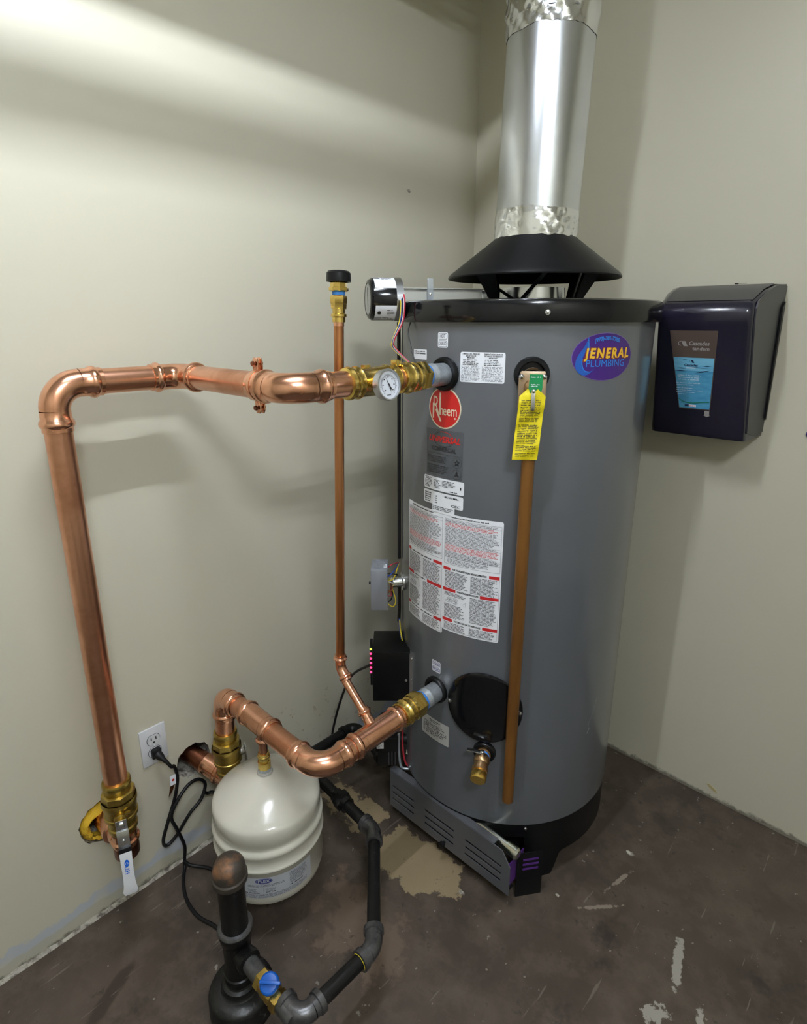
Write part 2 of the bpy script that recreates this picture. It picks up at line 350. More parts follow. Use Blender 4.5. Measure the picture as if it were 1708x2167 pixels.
# ------------------------------------------------------------------ print and stickers
def text2d(s, size, bold=0.0, shear=0.0, sx=1.0, space=1.0):
    cu = bpy.data.curves.new('lettering', 'FONT'); cu.body = s; cu.size = size; cu.align_x = 'CENTER'; cu.align_y = 'CENTER'
    cu.offset = bold; cu.shear = shear; cu.space_character = space; cu.resolution_u = 3; cu.fill_mode = 'BOTH'
    ob = bpy.data.objects.new('lettering', cu); COL.objects.link(ob); bpy.context.view_layer.update()
    me = bpy.data.meshes.new_from_object(ob.evaluated_get(bpy.context.evaluated_depsgraph_get()))
    vs = [(v.co.x * sx, v.co.y) for v in me.vertices]; fs = [tuple(p.vertices) for p in me.polygons]
    bpy.data.objects.remove(ob); bpy.data.curves.remove(cu); bpy.data.meshes.remove(me)
    return vs, fs
class Sheet:
    """flat print laid on a surface: pos(u, v, h) -> world point"""
    def __init__(s, pos): s.pos = pos; s.mb = {}
    def g(s, k): return s.mb.setdefault(k, MB())
    def rect(s, k, u0, v0, u1, v1, h, r=0.0, n=None):
        n = n or max(1, int(abs(u1 - u0) / 0.006)); us = [u0 + (u1 - u0) * i / n for i in range(n + 1)]
        if r > 0:
            us = sorted(set([u0, u0 + r * 0.3, u0 + r * 0.65, u0 + r, u1 - r, u1 - r * 0.65, u1 - r * 0.3, u1] + [u for u in us if u0 + r < u < u1 - r]))
        vs = []; fs = []
        for u in us:
            e = max(0.0, r - min(u - u0, u1 - u)); c = r - math.sqrt(max(0, r * r - e * e))
            vs += [s.pos(u, v0 + c, h), s.pos(u, v1 - c, h)]
        for i in range(len(us) - 1): fs.append((2 * i, 2 * i + 2, 2 * i + 3, 2 * i + 1))
        s.g(k).add(vs, fs); return s
    def ell(s, k, u, v, a, b, h, inner=0.0, n=40, a0=0, a1=2 * math.pi):
        vs = []; fs = []; full = abs(a1 - a0 - 2 * math.pi) < 1e-6
        if inner <= 0:
            cols = 18
            for i in range(cols + 1):
                x = -math.cos(math.pi * i / cols); y = math.sqrt(max(0, 1 - x * x))
                vs += [s.pos(u + a * x, v - b * y, h), s.pos(u + a * x, v + b * y, h)]
            fs = [(2 * i, 2 * i + 2, 2 * i + 3, 2 * i + 1) for i in range(cols)]
        else:
            for i in range(n + 1):
                t = a0 + (a1 - a0) * i / n
                vs += [s.pos(u + a * math.cos(t), v + b * math.sin(t), h), s.pos(u + (a - inner) * math.cos(t), v + (b - inner) * math.sin(t), h)]
            fs = [(2 * i, 2 * i + 2, 2 * i + 3, 2 * i + 1) for i in range(n)]
        s.g(k).add(vs, fs); return s
    def poly(s, k, pts, h):
        s.g(k).add([s.pos(u, v, h) for u, v in pts], [tuple(range(len(pts)))]); return s
    def line(s, k, pts, w, h):
        for (a, b) in zip(pts[:-1], pts[1:]):
            dx, dy = b[0] - a[0], b[1] - a[1]; l = math.hypot(dx, dy) or 1; nx, ny = -dy / l * w / 2, dx / l * w / 2
            n = max(1, int(l / 0.012))
            for i in range(n):
                p = (a[0] + dx * i / n, a[1] + dy * i / n); q = (a[0] + dx * (i + 1) / n, a[1] + dy * (i + 1) / n)
                s.poly(k, [(p[0] + nx, p[1] + ny), (q[0] + nx, q[1] + ny), (q[0] - nx, q[1] - ny), (p[0] - nx, p[1] - ny)], h)
        return s
    def text(s, k, t, u, v, size, h, bold=0.0, shear=0.0, sx=1.0, space=1.0, width=None, bend=None, rot=0.0):
        vs, fs = text2d(t, size, bold, shear, sx, space)
        if not vs: return s
        if width:
            w = max(p[0] for p in vs) - min(p[0] for p in vs); vs = [(p[0] * width / w, p[1]) for p in vs]
        if bend: vs = [(p[0], p[1] - bend * p[0] * p[0]) for p in vs]
        c, q = math.cos(rot), math.sin(rot)
        s.g(k).add([s.pos(u + x * c - y * q, v + x * q + y * c, h) for x, y in vs], fs); return s
    def micro(s, k, u0, v1, u1, n, pitch, h, size=0.62, fill=1.0, cw=0.62, ragged=0.25, center=False):
        """n rows of print too small to read, one block per character"""
        for i in range(n):
            v = v1 - pitch * (i + 0.5); e = u1 - (u1 - u0) * ragged * random.random() * (1 if i < n - 1 else 2)
            x = u0
            if center: d = (u1 - e) / 2; x += d; e -= d
            vs = []; fs = []
            while x < e:
                for _ in range(random.randint(2, 9)):
                    w = pitch * cw * random.uniform(0.55, 1.0); hh = pitch * size * random.choice((0.7, 0.7, 1.0)) / 2
                    if x + w > e: x = e; break
                    if random.random() < fill:
                        o = len(vs); vs += [s.pos(x, v - pitch * size / 2, h), s.pos(x + w, v - pitch * size / 2, h), s.pos(x + w, v - pitch * size / 2 + 2 * hh, h), s.pos(x, v - pitch * size / 2 + 2 * hh, h)]
                        fs.append((o, o + 1, o + 2, o + 3))
                    x += w + pitch * 0.12
                x += pitch * 0.5
            s.g(k).add(vs, fs)
        return s
    def build(s, name, parent, base, pname='print', label=None):
        b = s.mb.pop(base).build(name, base, parent)
        if label: b['label'] = label
        for k, m in s.mb.items():
            if m.f: m.build(pname, k, b, smooth=False)
        return b

# ================================================================== THE SETTING
HC = (0.529, -0.466); HR = 0.33
m = MB(); m.box((1.5, -1.6, -0.05), (3.4, 3.6, 0.1)); struct(m.build('floor', 'floor', smooth=False))
m = MB(); m.box((1.5, -1.6, 2.75), (3.4, 3.6, 0.1)); struct(m.build('ceiling', 'ceiling', smooth=False))
m = MB(); m.box((1.5, 0.05, 1.35), (3.2, 0.1, 2.7)); struct(m.build('wall_right', 'wall_r', smooth=False))
m = MB(); m.box((3.05, -1.6, 1.35), (0.1, 3.4, 2.7)); struct(m.build('wall_opposite', 'wall_r', smooth=False))
m = MB(); m.box((1.5, -3.25, 1.35), (3.2, 0.1, 2.7)); struct(m.build('wall_behind', 'wall_r', smooth=False))
HOLES = [(-1.523, 0.288, 0.062), (-1.272, 0.318, 0.052)]
def wall_left():
    m = MB(); ys = [-3.25]; zs = [0, 0.18, 0.42, 2.7]
    cells = []
    for (y, z, r) in HOLES: ys += [y - 0.12, y + 0.12]
    ys.append(0.0)
    for i in range(len(ys) - 1):
        for j in range(3):
            hole = [h for h in HOLES if ys[i] < h[0] < ys[i + 1]] if j == 1 else []
            y0, y1, z0, z1 = ys[i], ys[i + 1], zs[j], zs[j + 1]
            if not hole:
                m.add([(0, y0, z0), (0, y1, z0), (0, y1, z1), (0, y0, z1)], [(0, 1, 2, 3)]); continue
            hy, hz, r = hole[0]; n = 32; rnd = random.Random(int(hy * 1000)); sq = []; ci = []; bk = []
            for k in range(n):
                a = 2 * math.pi * k / n; c, s_ = math.cos(a), math.sin(a); t = 1 / max(abs(c), abs(s_))
                yy, zz = c * t, s_ * t
                sq.append((0, hy + (yy * (y1 - hy) if yy > 0 else yy * (hy - y0)), hz + (zz * (z1 - hz) if zz > 0 else zz * (hz - z0))))
                q = r * rnd.uniform(0.96, 1.05); ci.append((0, hy + c * q, hz + s_ * q))
            m.add(sq + ci, [(k, (k + 1) % n, n + (k + 1) % n, n + k) for k in range(n)])
    w = struct(m.build('wall_left', 'wall_l', smooth=False))
    for (hy, hz, r) in HOLES:
        m = MB(); m.lathe((0.0, hy, hz), (-1, 0, 0), [(0, r), (0.012, r * 0.96), (0.02, r * 1.0), (0.26, r * 1.0), (0.26, 0.0001)], 32, False)
        m.build('hole_lining', 'plaster', w)
    # ragged dark crack line where the wall meets the floor, and a lump of old caulk
    m = MB(); rnd = random.Random(3)
    top = []; n = 60
    for i in range(n + 1):
        y = -2.2 + 2.15 * i / n; top.append((y, 0.004 + 0.012 * rnd.random() * (1 if y < -1.0 else 0.4)))
    for i in range(n):
        (a, za), (b, zb) = top[i], top[i + 1]
        m.add([(0.0005, a, 0), (0.0005, b, 0), (0.0005, b, zb), (0.0005, a, za), (0.006, a, 0), (0.006, b, 0)], [(4, 5, 2, 3), (0, 1, 5, 4)])
    m.build('old_caulk', 'plaster', w, smooth=False)
wall_left()

# ================================================================== CEILING LAMPS
def hanging_lamp(name, x0, z0, y0, y1, label, tubes, tr, w, lip, rail, tmat, ta, tb):
    t = thing(name, label, 'lamp', (x0, (y0 + y1) / 2, z0))
    m = MB(); m.prism([(-w, -lip), (-w + 0.003, -lip), (-w * 0.45, 0.03), (w * 0.45, 0.03), (w - 0.003, -lip * 0.4), (w, -lip * 0.4), (w * 0.5, 0.036), (-w * 0.5, 0.036)], (x0, y1 + 0.04, z0), (1, 0, 0), (0, 0, 1), (y1 - y0) + 0.08)  # deep left lip shaped to cut the light high on the left wall
    m.build('reflector', 'lamp_white', t, smooth=False)
    for y in (y0 - 0.03, y1 + 0.04):
        m = MB(); m.prism([(-w * 0.6, 0.012), (-w * 0.5, 0.036), (w * 0.5, 0.036), (w * 0.6, 0.012)], (x0, y, z0), (1, 0, 0), (0, 0, 1), 0.006); m.build('end_plate', 'lamp_white', t, smooth=False)
    if rail:
        d, za, zb = rail
        m = MB(); m.box((x0 - d, (y0 + y1) / 2, z0 - (za + zb) / 2), (0.004, y1 - y0 + 0.06, zb - za)); m.build('shadow_bar', 'lamp_white', t, smooth=False)  # added bar, there only to cast a shadow band on the left wall
        for y in (y0 - 0.02, y1 + 0.02):
            m = MB(); m.tube([(x0 - d, y, z0 - za), (x0 - d * 0.75, y, z0 + 0.03)], 0.003, 8); m.build('shadow_bar_hanger', 'lamp_white', t, smooth=False)
    for dx in tubes:
        m = MB(); m.cyl((x0 + dx, ta, z0), (x0 + dx, tb, z0), tr, 14); m.build({0: 'lamp_tube_offscreen', -1: 'first_tube_offscreen', 1: 'second_tube_offscreen'}[(dx > 0) - (dx < 0)], tmat, t)
        for y in (ta, tb):
            m = MB(); m.box((x0 + dx, y, z0 + 0.012), (0.022, 0.016, 0.04)); m.build('tube_socket', 'lamp_white', t, smooth=False)
    for y in (y0 + 0.15, y1 - 0.15):
        m = MB(); m.cyl((x0, y, z0 + 0.030), (x0, y, 2.7), 0.006, 8); m.build('hanger_rod', 'steel', t)
hanging_lamp('ceiling_lamp_offscreen', 0.80, 2.62, -2.20, -0.75, 'white single-tube ceiling lamp close to the pipe wall', (0.0,), 0.006, 0.20, 0.110, (0.10, 0.071, 0.089), 'tube', -1.74, -1.22)
hanging_lamp('room_lamp_offscreen', 2.10, 2.62, -2.60, -1.60, 'white two-tube ceiling lamp over the open side of the room', (-0.085, 0.085), 0.013, 0.10, -0.02, None, 'tube_new', -2.35, -1.85)

# ================================================================== WATER HEATER
def cylpos(az, z0, rr=HR, c=HC):
    def pos(u, v, h):
        a = R(az) + u / rr
        return Vector((c[0] + (rr + h) * math.cos(a), c[1] + (rr + h) * math.sin(a), z0 + v))
    return pos
def rad(az): return Vector((math.cos(R(az)), math.sin(R(az)), 0))
def tan(az): return Vector((-math.sin(R(az)), math.cos(R(az)), 0))
def onh(az, z, off=0.0): return Vector((HC[0], HC[1], z)) + rad(az) * (HR + off)
UP = Vector((0, 0, 1))
heater = thing('water_heater', 'tall grey cylindrical commercial water heater with black top cap and skirt', 'water heater', (HC[0], HC[1], 0))
m = MB(); m.lathe((HC[0], HC[1], 0), (0, 0, 1), [(0.19, HR - 0.004), (0.195, HR), (0.9, HR), (1.552, HR)], 128, False); m.build('jacket', 'jacket', heater)
m = MB(); m.lathe((HC[0], HC[1], 0), (0, 0, 1), [(1.548, HR), (1.548, 0.342), (1.552, 0.344), (1.588, 0.344), (1.595, 0.341), (1.598, 0.334), (1.598, 0.14), (1.598, 0.0001)], 128, False); lab(m.build('top_cap', 'black', heater), 'glossy black top cap')
def skirt():
    m = MB(); n = 180; rr = 0.3275
    def zb(az):
        d = lambda a: abs((az - a + 180) % 360 - 180)
        for f in (-33, 57, 147, -123):
            if d(f) < 5.5: return 0.0
            if d(f) < 9.5: return 0.075 * (d(f) - 5.5) / 4
        if -113 < az < -42: return 0.150
        return 0.075
    vs = []
    for k in range(n):
        az = -180 + 360 * k / n; e = rad(az); z = zb(az)
        vs += [Vector((HC[0], HC[1], 0.2)) + e * rr, Vector((HC[0], HC[1], z)) + e * rr, Vector((HC[0], HC[1], z)) + e * (rr - 0.004), Vector((HC[0], HC[1], 0.2)) + e * (rr - 0.004)]
    fs = []
    for k in range(n):
        a, b = 4 * k, 4 * ((k + 1) % n); fs += [(a, b, b + 1, a + 1), (a + 1, b + 1, b + 2, a + 2), (a + 2, b + 2, b + 3, a + 3)]
    m.add(vs, fs); lab(m.build('skirt', 'black_satin', heater), 'black steel skirt with cut-out feet')
    m = MB(); m.lathe((HC[0], HC[1], 0), (0, 0, 1), [(0.16, 0.0001), (0.16, 0.322)], 64, False); m.build('tank_bottom', 'black_satin', heater)
    m = MB(); m.lathe((HC[0], HC[1], 0), (0, 0, 1), [(0.03, 0.0001), (0.03, 0.25), (0.05, 0.26), (0.16, 0.26)], 64, False); m.build('burner_pan', 'black_matt', heater)
skirt()
def screw(p, d, parent, r=0.0045, mat='steel'):
    m = MB(); m.lathe(Vector(p), d, [(0, r * 1.25), (r * 0.3, r * 1.25), (r * 0.31, r), (r * 0.8, r * 0.8), (r * 1.0, 0.0001)], 12, False); return m.build('screw', mat, parent)
screw(onh(-49.5, 1.569, 0.0142), rad(-49.5), heater)
screw(onh(-43.5, 0.180, -0.002), rad(-43.5), heater)
# pipe ports
for az, z, r in ((-90, 1.43, 0.040), (-91.5, 0.566, 0.038), (-53.6, 1.437, 0.039), (-65, 0.428, 0.031)):
    m = MB(); m.lathe(onh(az, z, -0.004), rad(az), [(0, r), (0.010, r), (0.014, r - 0.003), (0.014, r - 0.010), (0.004, r - 0.013), (0.004, 0.0001)], 36, False); m.build('port_gasket', 'black_satin', heater)
# clean-out cover
cp = cylpos(-66.2, 0.566)
def cover():
    m = MB(); n = 56; rings = [(0.099, 0.001), (0.101, 0.006), (0.099, 0.010), (0.094, 0.0115), (0.06, 0.012), (0.03, 0.012)]
    vs = []
    for (r, h) in rings:
        for k in range(n):
            a = 2 * math.pi * k / n; vs.append(cp(r * math.cos(a), r * 1.03 * math.sin(a), h))
    fs = [(i * n + k, i * n + (k + 1) % n, (i + 1) * n + (k + 1) % n, (i + 1) * n + k) for i in range(len(rings) - 1) for k in range(n)]
    fs.append(tuple((len(rings) - 1) * n + k for k in range(n)))
    m.add(vs, fs); c = m.build('cleanout_cover', 'black', heater); lab(c, 'round glossy black clean-out cover')
    screw(cp(-0.092, -0.004, 0.0118), rad(-66.2), c); screw(cp(0.092, 0.004, 0.0118), rad(-66.2), c)
cover()

# ---- labels on the jacket
H0, H1, H2, H3 = 0.0006, 0.0010, 0.0014, 0.0018
def oval_hot(az, z, a, b, ink):
    s = Sheet(cylpos(az, z)); w = 0.0155
    s.rect('white_paper', -w, -0.0175, w, 0.0175, H0, 0.004)
    for t, v in ((a, 0.0085), (b, -0.0085)):
        s.rect(ink, -w + 0.0015, v - 0.0072, w - 0.0015, v + 0.0072, H1, 0.005)
        s.rect('white_paper2', -w + 0.0024, v - 0.0063, w - 0.0024, v + 0.0063, H2, 0.0043)
        s.text(ink, t, 0, v, 0.0115, H3, 0.0003, width=0.0235 if len(t) > 3 else 0.017)
    return s
M['white_paper2'] = M['white_paper']
oval_hot(-91.3, 1.508, 'HOT', 'CHAUD', 'ink_grey').build('hot_port_label', heater, 'white_paper')
oval_hot(-91.8, 0.637, 'COLD', 'FROID', 'ink_blue').build('cold_port_label', heater, 'white_paper')
# relief valve notice
s = Sheet(cylpos(-73.1, 1.449)); w = 0.0535
s.rect('white_paper', -w, -0.034, w, 0.034, H0, 0.004)
for c0, c1, t1, t2, t3 in ((-w + 0.003, -0.003, 'TEMPERATURE - PRESSURE', 'RELIEF VALVE', 'IMPORTANT'), (0.001, w - 0.003, 'TEMPERATURE SOUPAPE DE', 'DECHARGE DE PRESSION', 'IMPORTANT')):
    c = (c0 + c1) / 2
    for i, t in enumerate((t1, t2, t3)): s.text('ink', t, c, 0.0295 - 0.0042 * i, 0.0046, H1, 0.00012, width=min(0.043, 0.0021 * len(t)))
    s.micro('ink', c0 + 0.003, 0.0185, c1 - 0.003, 4, 0.0036, H1, ragged=0.15, center=True)
    s.micro('ink_grey', c0, 0.003, c1, 13, 0.0026, H1, ragged=0.05, fill=0.75)
s.build('relief_valve_notice', heater, 'white_paper')
# little strip beside the hot port
s = Sheet(cylpos(-106, 1.472)); s.rect('white_paper', -0.030, -0.012, 0.030, 0.012, H0, 0.002)
s.micro('ink', -0.026, 0.010, 0.026, 2, 0.005, H1, ragged=0.1); s.build('small_notice', heater, 'white_paper')
# maker's badge
s = Sheet(cylpos(-90, 1.3495))
s.ell('cream_label', 0, 0, 0.050, 0.0505, H0); s.ell('sign_red', 0, 0, 0.0465, 0.047, H1)
s.text('cream_label2', 'R', -0.0255, 0.004, 0.062, H2, -0.0004, sx=0.62)
s.line('cream_label2', [(-0.025, -0.004), (-0.0085, -0.033)], 0.0055, H2); s.line('cream_label2', [(-0.0338, 0.010), (-0.0338, -0.027)], 0.0052, H2)
s.line('cream_label2', [(-0.0115, -0.0175), (-0.0115, 0.036)], 0.0048, H2)
M['cream_label2'] = M['cream_label']
s.text('cream_label2', 'n', -0.0065, -0.0065, 0.036, H2, 0.0002, sx=0.62); s.text('cream_label2', 'eem', 0.0185, -0.0065, 0.036, H2, 0.0002, width=0.040)
s.ell('cream_label2', 0.0335, -0.0225, 0.0022, 0.0022, H2)
s.build('maker_badge', heater, 'cream_label', label='round red badge reading Rheem')
# clear rating panel
s = Sheet(cylpos(-90, 1.235)); w = 0.0575
s.rect('grey_label', -w, -0.056, w, 0.061, H0, 0.002)
s.ell('ink', 0, 0.038, 0.032, 0.019, H1, 0.0013, a0=R(190), a1=R(350)); s.ell('sign_red', 0, 0.038, 0.032, 0.019, H1, 0.0014, a0=R(20), a1=R(110)); s.ell('ink', 0, 0.038, 0.032, 0.019, H1, 0.0013, a0=R(110), a1=R(170))
s.text('sign_red', 'UNIVERSAL', 0, 0.037, 0.020, H2, 0.0007, shear=0.28, width=0.098)
s.text('ink', 'COMMERCIAL', 0.001, 0.0125, 0.0155, H1, 0.0004, width=0.076)
s.line('ink', [(-0.05, 0.0005), (0.055, 0.0005)], 0.0008, H1)
s.micro('ink', -0.053, -0.005, 0.018, 4, 0.0045, H1, ragged=0.12); s.micro('ink', -0.053, -0.028, 0.018, 5, 0.0045, H1, ragged=0.12)
star = [(math.cos(R(90 + 36 * k)) * (0.0105 if k % 2 == 0 else 0.0045), math.sin(R(90 + 36 * k)) * (0.0105 if k % 2 == 0 else 0.0045)) for k in range(10)]
s.ell('ink', 0.0415, -0.0155, 0.0135, 0.0135, H1, 0.0009)
for k in range(10):
    a, b = star[k], star[(k + 1) % 10]; s.poly('ink', [(0.0415, -0.0155), (0.0415 + a[0], -0.0155 + a[1]), (0.0415 + b[0], -0.0155 + b[1])], H1)
s.ell('grey_label2', 0.0415, -0.0155, 0.0026, 0.0026, H2); M['grey_label2'] = M['grey_label']
s.ell('ink', 0.0415, -0.0445, 0.0130, 0.0130, H1, 0.0009)
s.poly('ink', [(0.0415, -0.034), (0.0455, -0.046), (0.0505, -0.049), (0.044, -0.050), (0.0415, -0.047)], H1); s.poly('ink', [(0.0415, -0.034), (0.0375, -0.046), (0.0325, -0.049), (0.039, -0.050), (0.0415, -0.047)], H1)
s.build('clear_logo_label', heater, 'grey_label', label='clear label with red UNIVERSAL lettering and two round emblems')
# rating plates
s = Sheet(cylpos(-90.2, 1.1565)); w = 0.0645
s.rect('white_paper', -w, -0.0165, w, 0.0175, H1, 0.004)
s.micro('ink', -w + 0.004, 0.0155, -0.032, 7, 0.0040, H2, ragged=0.2); s.micro('ink', -0.028, 0.012, -0.004, 6, 0.0038, H2, ragged=0.25); s.micro('ink', 0.0, 0.0135, 0.048, 5, 0.0036, H2, ragged=0.35)
s.micro('ink', 0.022, -0.0105, 0.046, 1, 0.004, H2, ragged=0.0); s.rect('ink', 0.0535, -0.004, 0.0570, 0.0035, H2)
s.build('rating_plate', heater, 'white_paper')
s = Sheet(cylpos(-90.4, 1.1185))
s.rect('white_paper', -w, -0.0165, w, 0.0175, H1, 0.004)
s.micro('ink', -w + 0.005, 0.0135, -0.032, 5, 0.0055, H2, ragged=0.15); s.micro('ink', -0.022, 0.009, -0.014, 4, 0.0055, H2, ragged=0.0)
s.text('ink', 'MFG. DATE', 0.022, 0.0095, 0.0062, H2, 0.0002, width=0.024); s.micro('ink', 0.036, 0.0128, 0.054, 1, 0.0062, H2, ragged=0)
s.text('ink', 'CEC', 0.044, -0.0105, 0.0085, H2, 0.0001, width=0.026); s.build('rating_plate', heater, 'white_paper')
s = Sheet(cylpos(-89.5, 1.0925)); s.rect('white_paper', -0.036, -0.010, 0.036, 0.010, H2, 0.0); s.micro('ink', -0.034, 0.008, 0.034, 3, 0.0040, H3, ragged=0.1)
s.build('notice_strip', heater, 'white_paper')
# large instruction sheets
def sheet(az, z, w, hz, fr, seed):
    random.seed(seed); s = Sheet(cylpos(az, z)); mid = 0.145 * 0 + hz[1]
    z0, zm, z1 = hz
    s.rect('white_paper', -w, z0, w, z1, H0, 0.005)
    L_, R_ = -w + 0.004, w - 0.004
    def frame(a, b):
        s.line('ink_grey', [(L_, a), (R_, a), (R_, b), (L_, b), (L_, a)], 0.0006, H1)
    frame(zm + 0.005, z1 - 0.013)
    s.micro('ink', L_ + 0.014, z1 - 0.004, R_ - 0.014, 1, 0.0052, H1, ragged=0.1, center=True)
    y = z1 - 0.0145
    for k, n in (('ink_grey', 2), ('ink_red', 3), ('ink_grey', 3), ('ink_grey', 4), ('ink_grey', 4), ('ink_grey', 2), ('ink_red', 5), ('ink_grey', 3), ('ink', 2)):
        s.micro(k, L_ + 0.002, y, R_ - 0.003, n, 0.0034, H1, ragged=0.12); y -= 0.0034 * n + 0.0008
        if k != 'ink_red': s.line('ink_grey', [(L_, y + 0.0004), (R_, y + 0.0004)], 0.0003, H1)
    s.micro('ink_grey', L_ + 0.010, y - 0.001, R_ - 0.01, max(1, int((y - zm - 0.008) / 0.0034)), 0.0034, H1)
    hts = zm - z0; f = 2 * w - 0.006
    heads = fr
    ys = [zm - 0.004, zm - hts * 0.335, zm - hts * 0.80]
    for i, (t, a, b) in enumerate(heads):
        v = ys[i] - 0.0045
        s.rect('ink_red', -w + 0.002, v - 0.0042, -w + 0.002 + f * a, v + 0.0042, H1); s.rect('ink_red', w - 0.004 - f * b, v - 0.0042, w - 0.004, v + 0.0042, H1)
        c = (-w + 0.002 + f * a + w - 0.004 - f * b) / 2; sp = f * (1 - a - b) * 0.88
        if t: s.text('ink', t, c, v, 0.0066, H1, 0.0003, width=sp)
        else: s.micro('ink', c - sp / 2, v + 0.0032, c + sp / 2, 1, 0.0062, H1, ragged=0)
        y0 = v - 0.006; y1 = (ys[i + 1] if i < 2 else z0 + 0.004) + 0.0005
        n = max(1, int((y0 - y1) / 0.0036))
        cut = int(n * 0.45) if i == 1 else None
        if cut:
            s.micro('ink', L_ + 0.003, y0, -0.006, 3, 0.0036, H1)
            yy = y0 - 0.016                                     # line drawing of the gas control
            for q in range(9):
                a0 = q * 0.7; s.ell('ink_grey', -w * 0.62 + 0.012 * math.cos(a0 * 2.1), yy - 0.006 + 0.005 * math.sin(a0 * 3), 0.004 + 0.002 * (q % 3), 0.0035, H1, 0.0007, 14)
            s.line('ink_grey', [(-w * 0.25, yy - 0.012), (-w * 0.12, yy - 0.004), (-w * 0.12, yy - 0.014), (-w * 0.2, yy - 0.014)], 0.0005, H1)
            s.micro('ink', L_ + 0.003, yy - 0.018, -0.006, max(1, n - 9), 0.0036, H1, ragged=0.3)
        else: s.micro('ink', L_ + 0.003, y0, -0.004, n, 0.0036, H1, ragged=0.2)
        s.micro('ink', 0.002, y0, R_ - 0.003, n, 0.0036, H1, ragged=0.2)
    s.line('ink_grey', [(R_, zm - 0.012), (R_, z0 + 0.004), (L_, z0 + 0.004)], 0.0006, H1)
    return s
sheet(-75.0, 0.930, 0.0795, (-0.168, 0.018, 0.157), (('FOR YOUR SAFETY READ BEFORE OPERATING', 0.14, 0.17), ('OPERATING INSTRUCTIONS', 0.25, 0.31), ('TO TURN OFF GAS TO APPLIANCE', 0.20, 0.25)), 11).build('instruction_sheet', heater, 'white_paper')
sheet(-102.2, 0.925, 0.0775, (-0.178, 0.030, 0.160), (('', 0.10, 0.20), ('', 0.21, 0.36), ('', 0.09, 0.18)), 12).build('instruction_sheet', heater, 'white_paper')
# lower notice
s = Sheet(cylpos(-92.3, 0.4315)); s.rect('grey_paper', -0.0515, -0.034, 0.0515, 0.034, H0, 0.003); M['grey_paper'] = pm('pale_grey_label', (0.42, 0.42, 0.41), 0.4)
s.micro('ink', -0.02, 0.029, 0.022, 2, 0.005, H1, center=True); s.micro('ink', -0.045, 0.016, 0.046, 8, 0.0050, H1, ragged=0.3, fill=0.85)
s.build('installation_notice', heater, 'grey_paper')
# contractor's oval sticker
s = Sheet(cylpos(-24.3, 1.4735)); a, b = 0.084, 0.0525
s.ell('lilac', 0, 0, a, b, H0); M['lilac'] = pm('lilac_edge', (0.20, 0.14, 0.40), 0.35); s.ell('purple', 0, 0, a - 0.0012, b - 0.0012, H1)
dr = [(-0.046, 0.041), (-0.056, 0.022), (-0.070, 0.002), (-0.074, -0.016), (-0.068, -0.031), (-0.055, -0.039), (-0.040, -0.037), (-0.027, -0.026)]
pr = [tuple(p[:2]) for p in bez([(x, y, 0) for x, y in dr], 5)]; nn = len(pr)
inn = []
for i, (x, y) in enumerate(pr):
    t = i / (nn - 1); wd = 0.0015 + 0.0165 * math.sin(math.pi * min(1, t * 1.05)) ** 1.0
    j = min(nn - 1, i + 1); k = max(0, i - 1); dx, dy = pr[j][0] - pr[k][0], pr[j][1] - pr[k][1]; l = math.hypot(dx, dy) or 1
    inn.append((x - dy / l * wd * 0.9, y + dx / l * wd * 0.9))
for i in range(nn - 1): s.poly('drop_blue', [pr[i], pr[i + 1], inn[i + 1], inn[i]], H2)
s.line('bright_blue', [(-0.0465, 0.041), (-0.0445, 0.020), (-0.037, 0.008)], 0.0022, H2)
s.line('bright_blue', [inn[i] for i in range(10, nn - 4)], 0.0018, H3)
M['gold_edge'] = pm('dark_red_print', (0.20, 0.03, 0.02), 0.4)
s.text('gold_edge', 'JENERAL', 0.009, 0.007, 0.030, H2, 0.0022, shear=0.10, width=0.131, space=1.25); s.text('gold', 'JENERAL', 0.010, 0.0076, 0.029, H3, 0.0011, shear=0.10, width=0.127, space=1.25)
for k in range(7):
    if k in (1, 2, 3, 4, 6): s.rect('gold2', -0.049 + k * 0.0186 - 0.0035, -0.0038, -0.049 + k * 0.0186 + 0.0015, -0.0020, H3)
M['gold2'] = M['gold']
s.text('bright_blue', 'PLUMBING', 0.006, -0.0145, 0.022, H2, 0.0000, width=0.108, sx=1)
s.text('bright_blue', '(970)-381-7780', 0.004, 0.0405, 0.0115, H2, 0.0005, width=0.070, bend=5.0)
s.build('contractor_sticker', heater, 'lilac', label='purple oval sticker with gold JENERAL and blue PLUMBING')

# scratch through the paint
sc_ = Sheet(cylpos(-11, 0.50)); sc_.line('scratch', [(0.0165, 0.056), (0.007, 0.020), (0.001, 0.002), (-0.009, -0.013), (-0.0085, -0.045)], 0.0009, 0.0003); sc_.line('scratch', [(-0.003, -0.030), (-0.012, -0.046)], 0.003, 0.0003)
for k, mm in sc_.mb.items(): mm.build('paint_scratch', k, heater, smooth=False)

# ---- conduit, wiring boxes and gas control on the side of the tank
m = MB(); m.tube([onh(-137, 1.548, 0.008), onh(-137, 1.2, 0.008), onh(-136, 0.86, 0.008)], 0.0052, 12); m.tube([onh(-136, 0.79, 0.008), onh(-135, 0.70, 0.008), onh(-134, 0.655, 0.010)], 0.0052, 12); lab(m.build('cable_conduit', 'cord', heater), 'black cable sleeve running down the tank')
for i, (k, r) in enumerate((('w_blue', 0.003), ('w_blue', 0.003), ('w_yellow', 0.002))):
    m = MB(); m.tube(bez([onh(-134 + i, 0.665, 0.008), onh(-130 + 1.6 * i, 0.64, 0.008), onh(-124 + 2 * i, 0.60, 0.006)], 5), r, 8); m.build('wire', k, heater)
EXC = Vector((0.724, 0.69, 0)).normalized(); EYC = Vector((-0.69, 0.724, 0)).normalized()
P0 = Vector((0.404, -0.778, 0.0))
